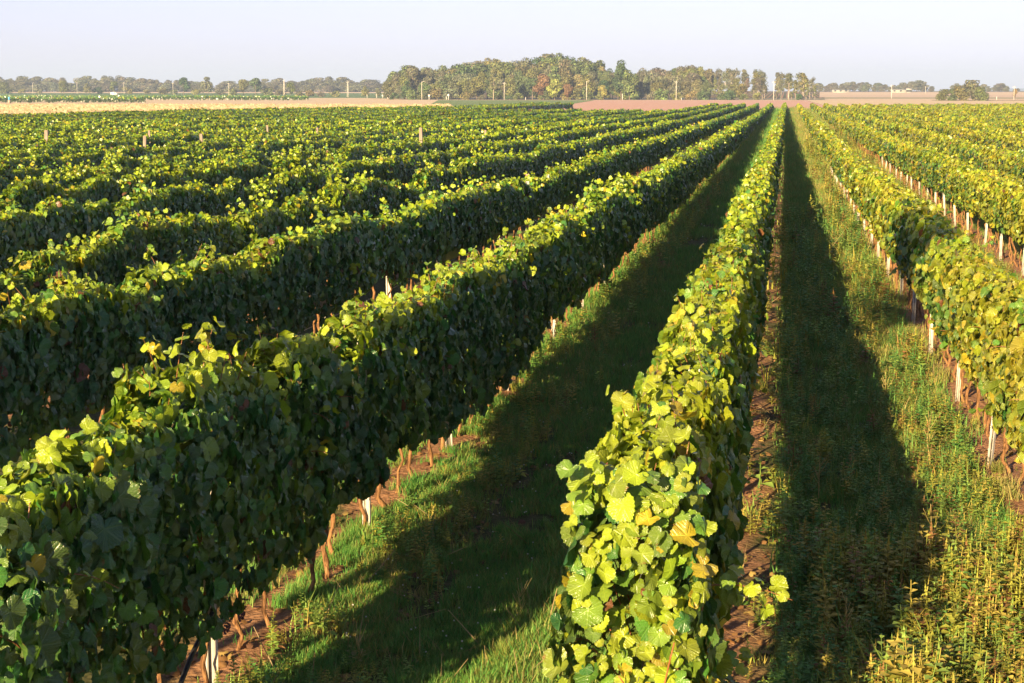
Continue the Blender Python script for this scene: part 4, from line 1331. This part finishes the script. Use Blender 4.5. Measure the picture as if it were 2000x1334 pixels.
# parked white van
vx, vy = at(237, 1330), 1330; vz = float(ground_z(vx, vy, False))
van = empty('van', (vx, vy, vz)); tag(van, 'white van parked at the hedge above the far left vines', 'van')
b = Bag()
prof = [(-2.6, .4), (-2.6, 2.3), (-2.4, 2.45), (1.2, 2.45), (1.9, 1.5), (2.6, 1.3), (2.7, .45)]
pv = np.array([(x, s, z) for s in (-.95, .95) for x, z in prof]); n_ = len(prof); F = []
for j in range(1, n_ - 1): F += [(0, j, j + 1), (n_, n_ + j + 1, n_ + j)]
for j in range(n_): k = (j + 1) % n_; F += [(j, n_ + j, n_ + k), (j, n_ + k, k)]
obj('body', mesh('body', pv, np.array(F), None, False, [M_WHITE]), van)
V, F = box(.3, 1.25, -.97, -.955, 1.5, 2.15); obj('window', mesh('window', V, F, None, False, [M_GLASS]), van)
for xx in (-1.7, 1.7):
    for s in (-.85, .85):
        V, F = tube([(xx, s - .12, .36), (xx, s + .12, .36)], [.36, .36], 12); obj('wheel', mesh('wheel', V, F, None, False, [M_TYRE]), van)

# pale farm buildings on the right
M_PALE = noise_mat('pale_wall', (.24, .23, .21), (.32, .31, .28), 1.5, .9, .1)


def barn(px, y, w, dpt, h, lab, rz=0):
    x = at(px, y); t = empty('farm_building', (x, y, float(ground_z(x, y, False))), rz); tag(t, lab, 'building', 'pale buildings below the far right trees')
    V, F = box(-w / 2, w / 2, -dpt / 2, dpt / 2, -.5, h); obj('wall', mesh('wall', V, F, None, False, [M_PALE]), t)
    e = .4; V = np.array([(-w / 2 - e, -dpt / 2 - e, h), (w / 2 + e, -dpt / 2 - e, h), (w / 2 + e, dpt / 2 + e, h), (-w / 2 - e, dpt / 2 + e, h), (-w / 2 - e, 0, h + 1.6), (w / 2 + e, 0, h + 1.6)])
    F = np.array([(0, 1, 5), (0, 5, 4), (2, 3, 4), (2, 4, 5), (1, 2, 5), (3, 0, 4), (0, 2, 1), (0, 3, 2)])
    obj('roof', mesh('roof', V, F, None, False, [M_PALE]), t)
    for k in range(3):
        V, F = box(-w / 3 + k * w / 3 - .8, -w / 3 + k * w / 3 + .8, -dpt / 2 - .05, -dpt / 2 - .003, .8, 2.2); obj('window', mesh('window', V, F, None, False, [M_GLASS]), t)


barn(1630, 1650, 14, 7, 1.0, 'long low pale building right of the wood')
barn(1745, 1650, 16, 8, 1.2, 'long pale farm building below the taller far trees')
barn(1761, 1640, 4, 7, 2.4, 'small pale gabled house at the right end of the farm building')

# blue water drum beside the far vines
x, y = at(35, 662), 662
t = empty('drum', (x, y, float(ground_z(x, y, False)) + 1.3)); tag(t, 'small bright blue drum standing over the vines at the far left', 'drum')
V, F = tube([(0, 0, 0), (0, 0, .1), (0, 0, 1.1), (0, 0, 1.2)], [.32, .36, .36, .28], 12); obj('barrel', mesh('barrel', V, F, None, True, [M_BLUE]), t)
V, F = box(-.4, .4, -.4, .4, -1.3, -.02); obj('stand', mesh('stand', V, F, None, False, [M_WOOD]), t)

# ------------------------------------------------------------------ air
hm, hn, hl = mat_new('haze')
hn.remove(hn['Principled BSDF'])
pvn = hn.new('ShaderNodeVolumePrincipled'); pvn.inputs['Density'].default_value = HAZE_D
pvn.inputs['Color'].default_value = (.52, .68, 1.0, 1); pvn.inputs['Anisotropy'].default_value = 0.0
hl.new(pvn.outputs[0], hn['Material Output'].inputs['Volume'])
V, F = box(-8000, 8000, -420, 13000, -30, 130)
tag(obj('haze', mesh('haze', V, F, None, False, [hm])), kind='stuff', label='thin pale haze over the whole plain', cat='haze')
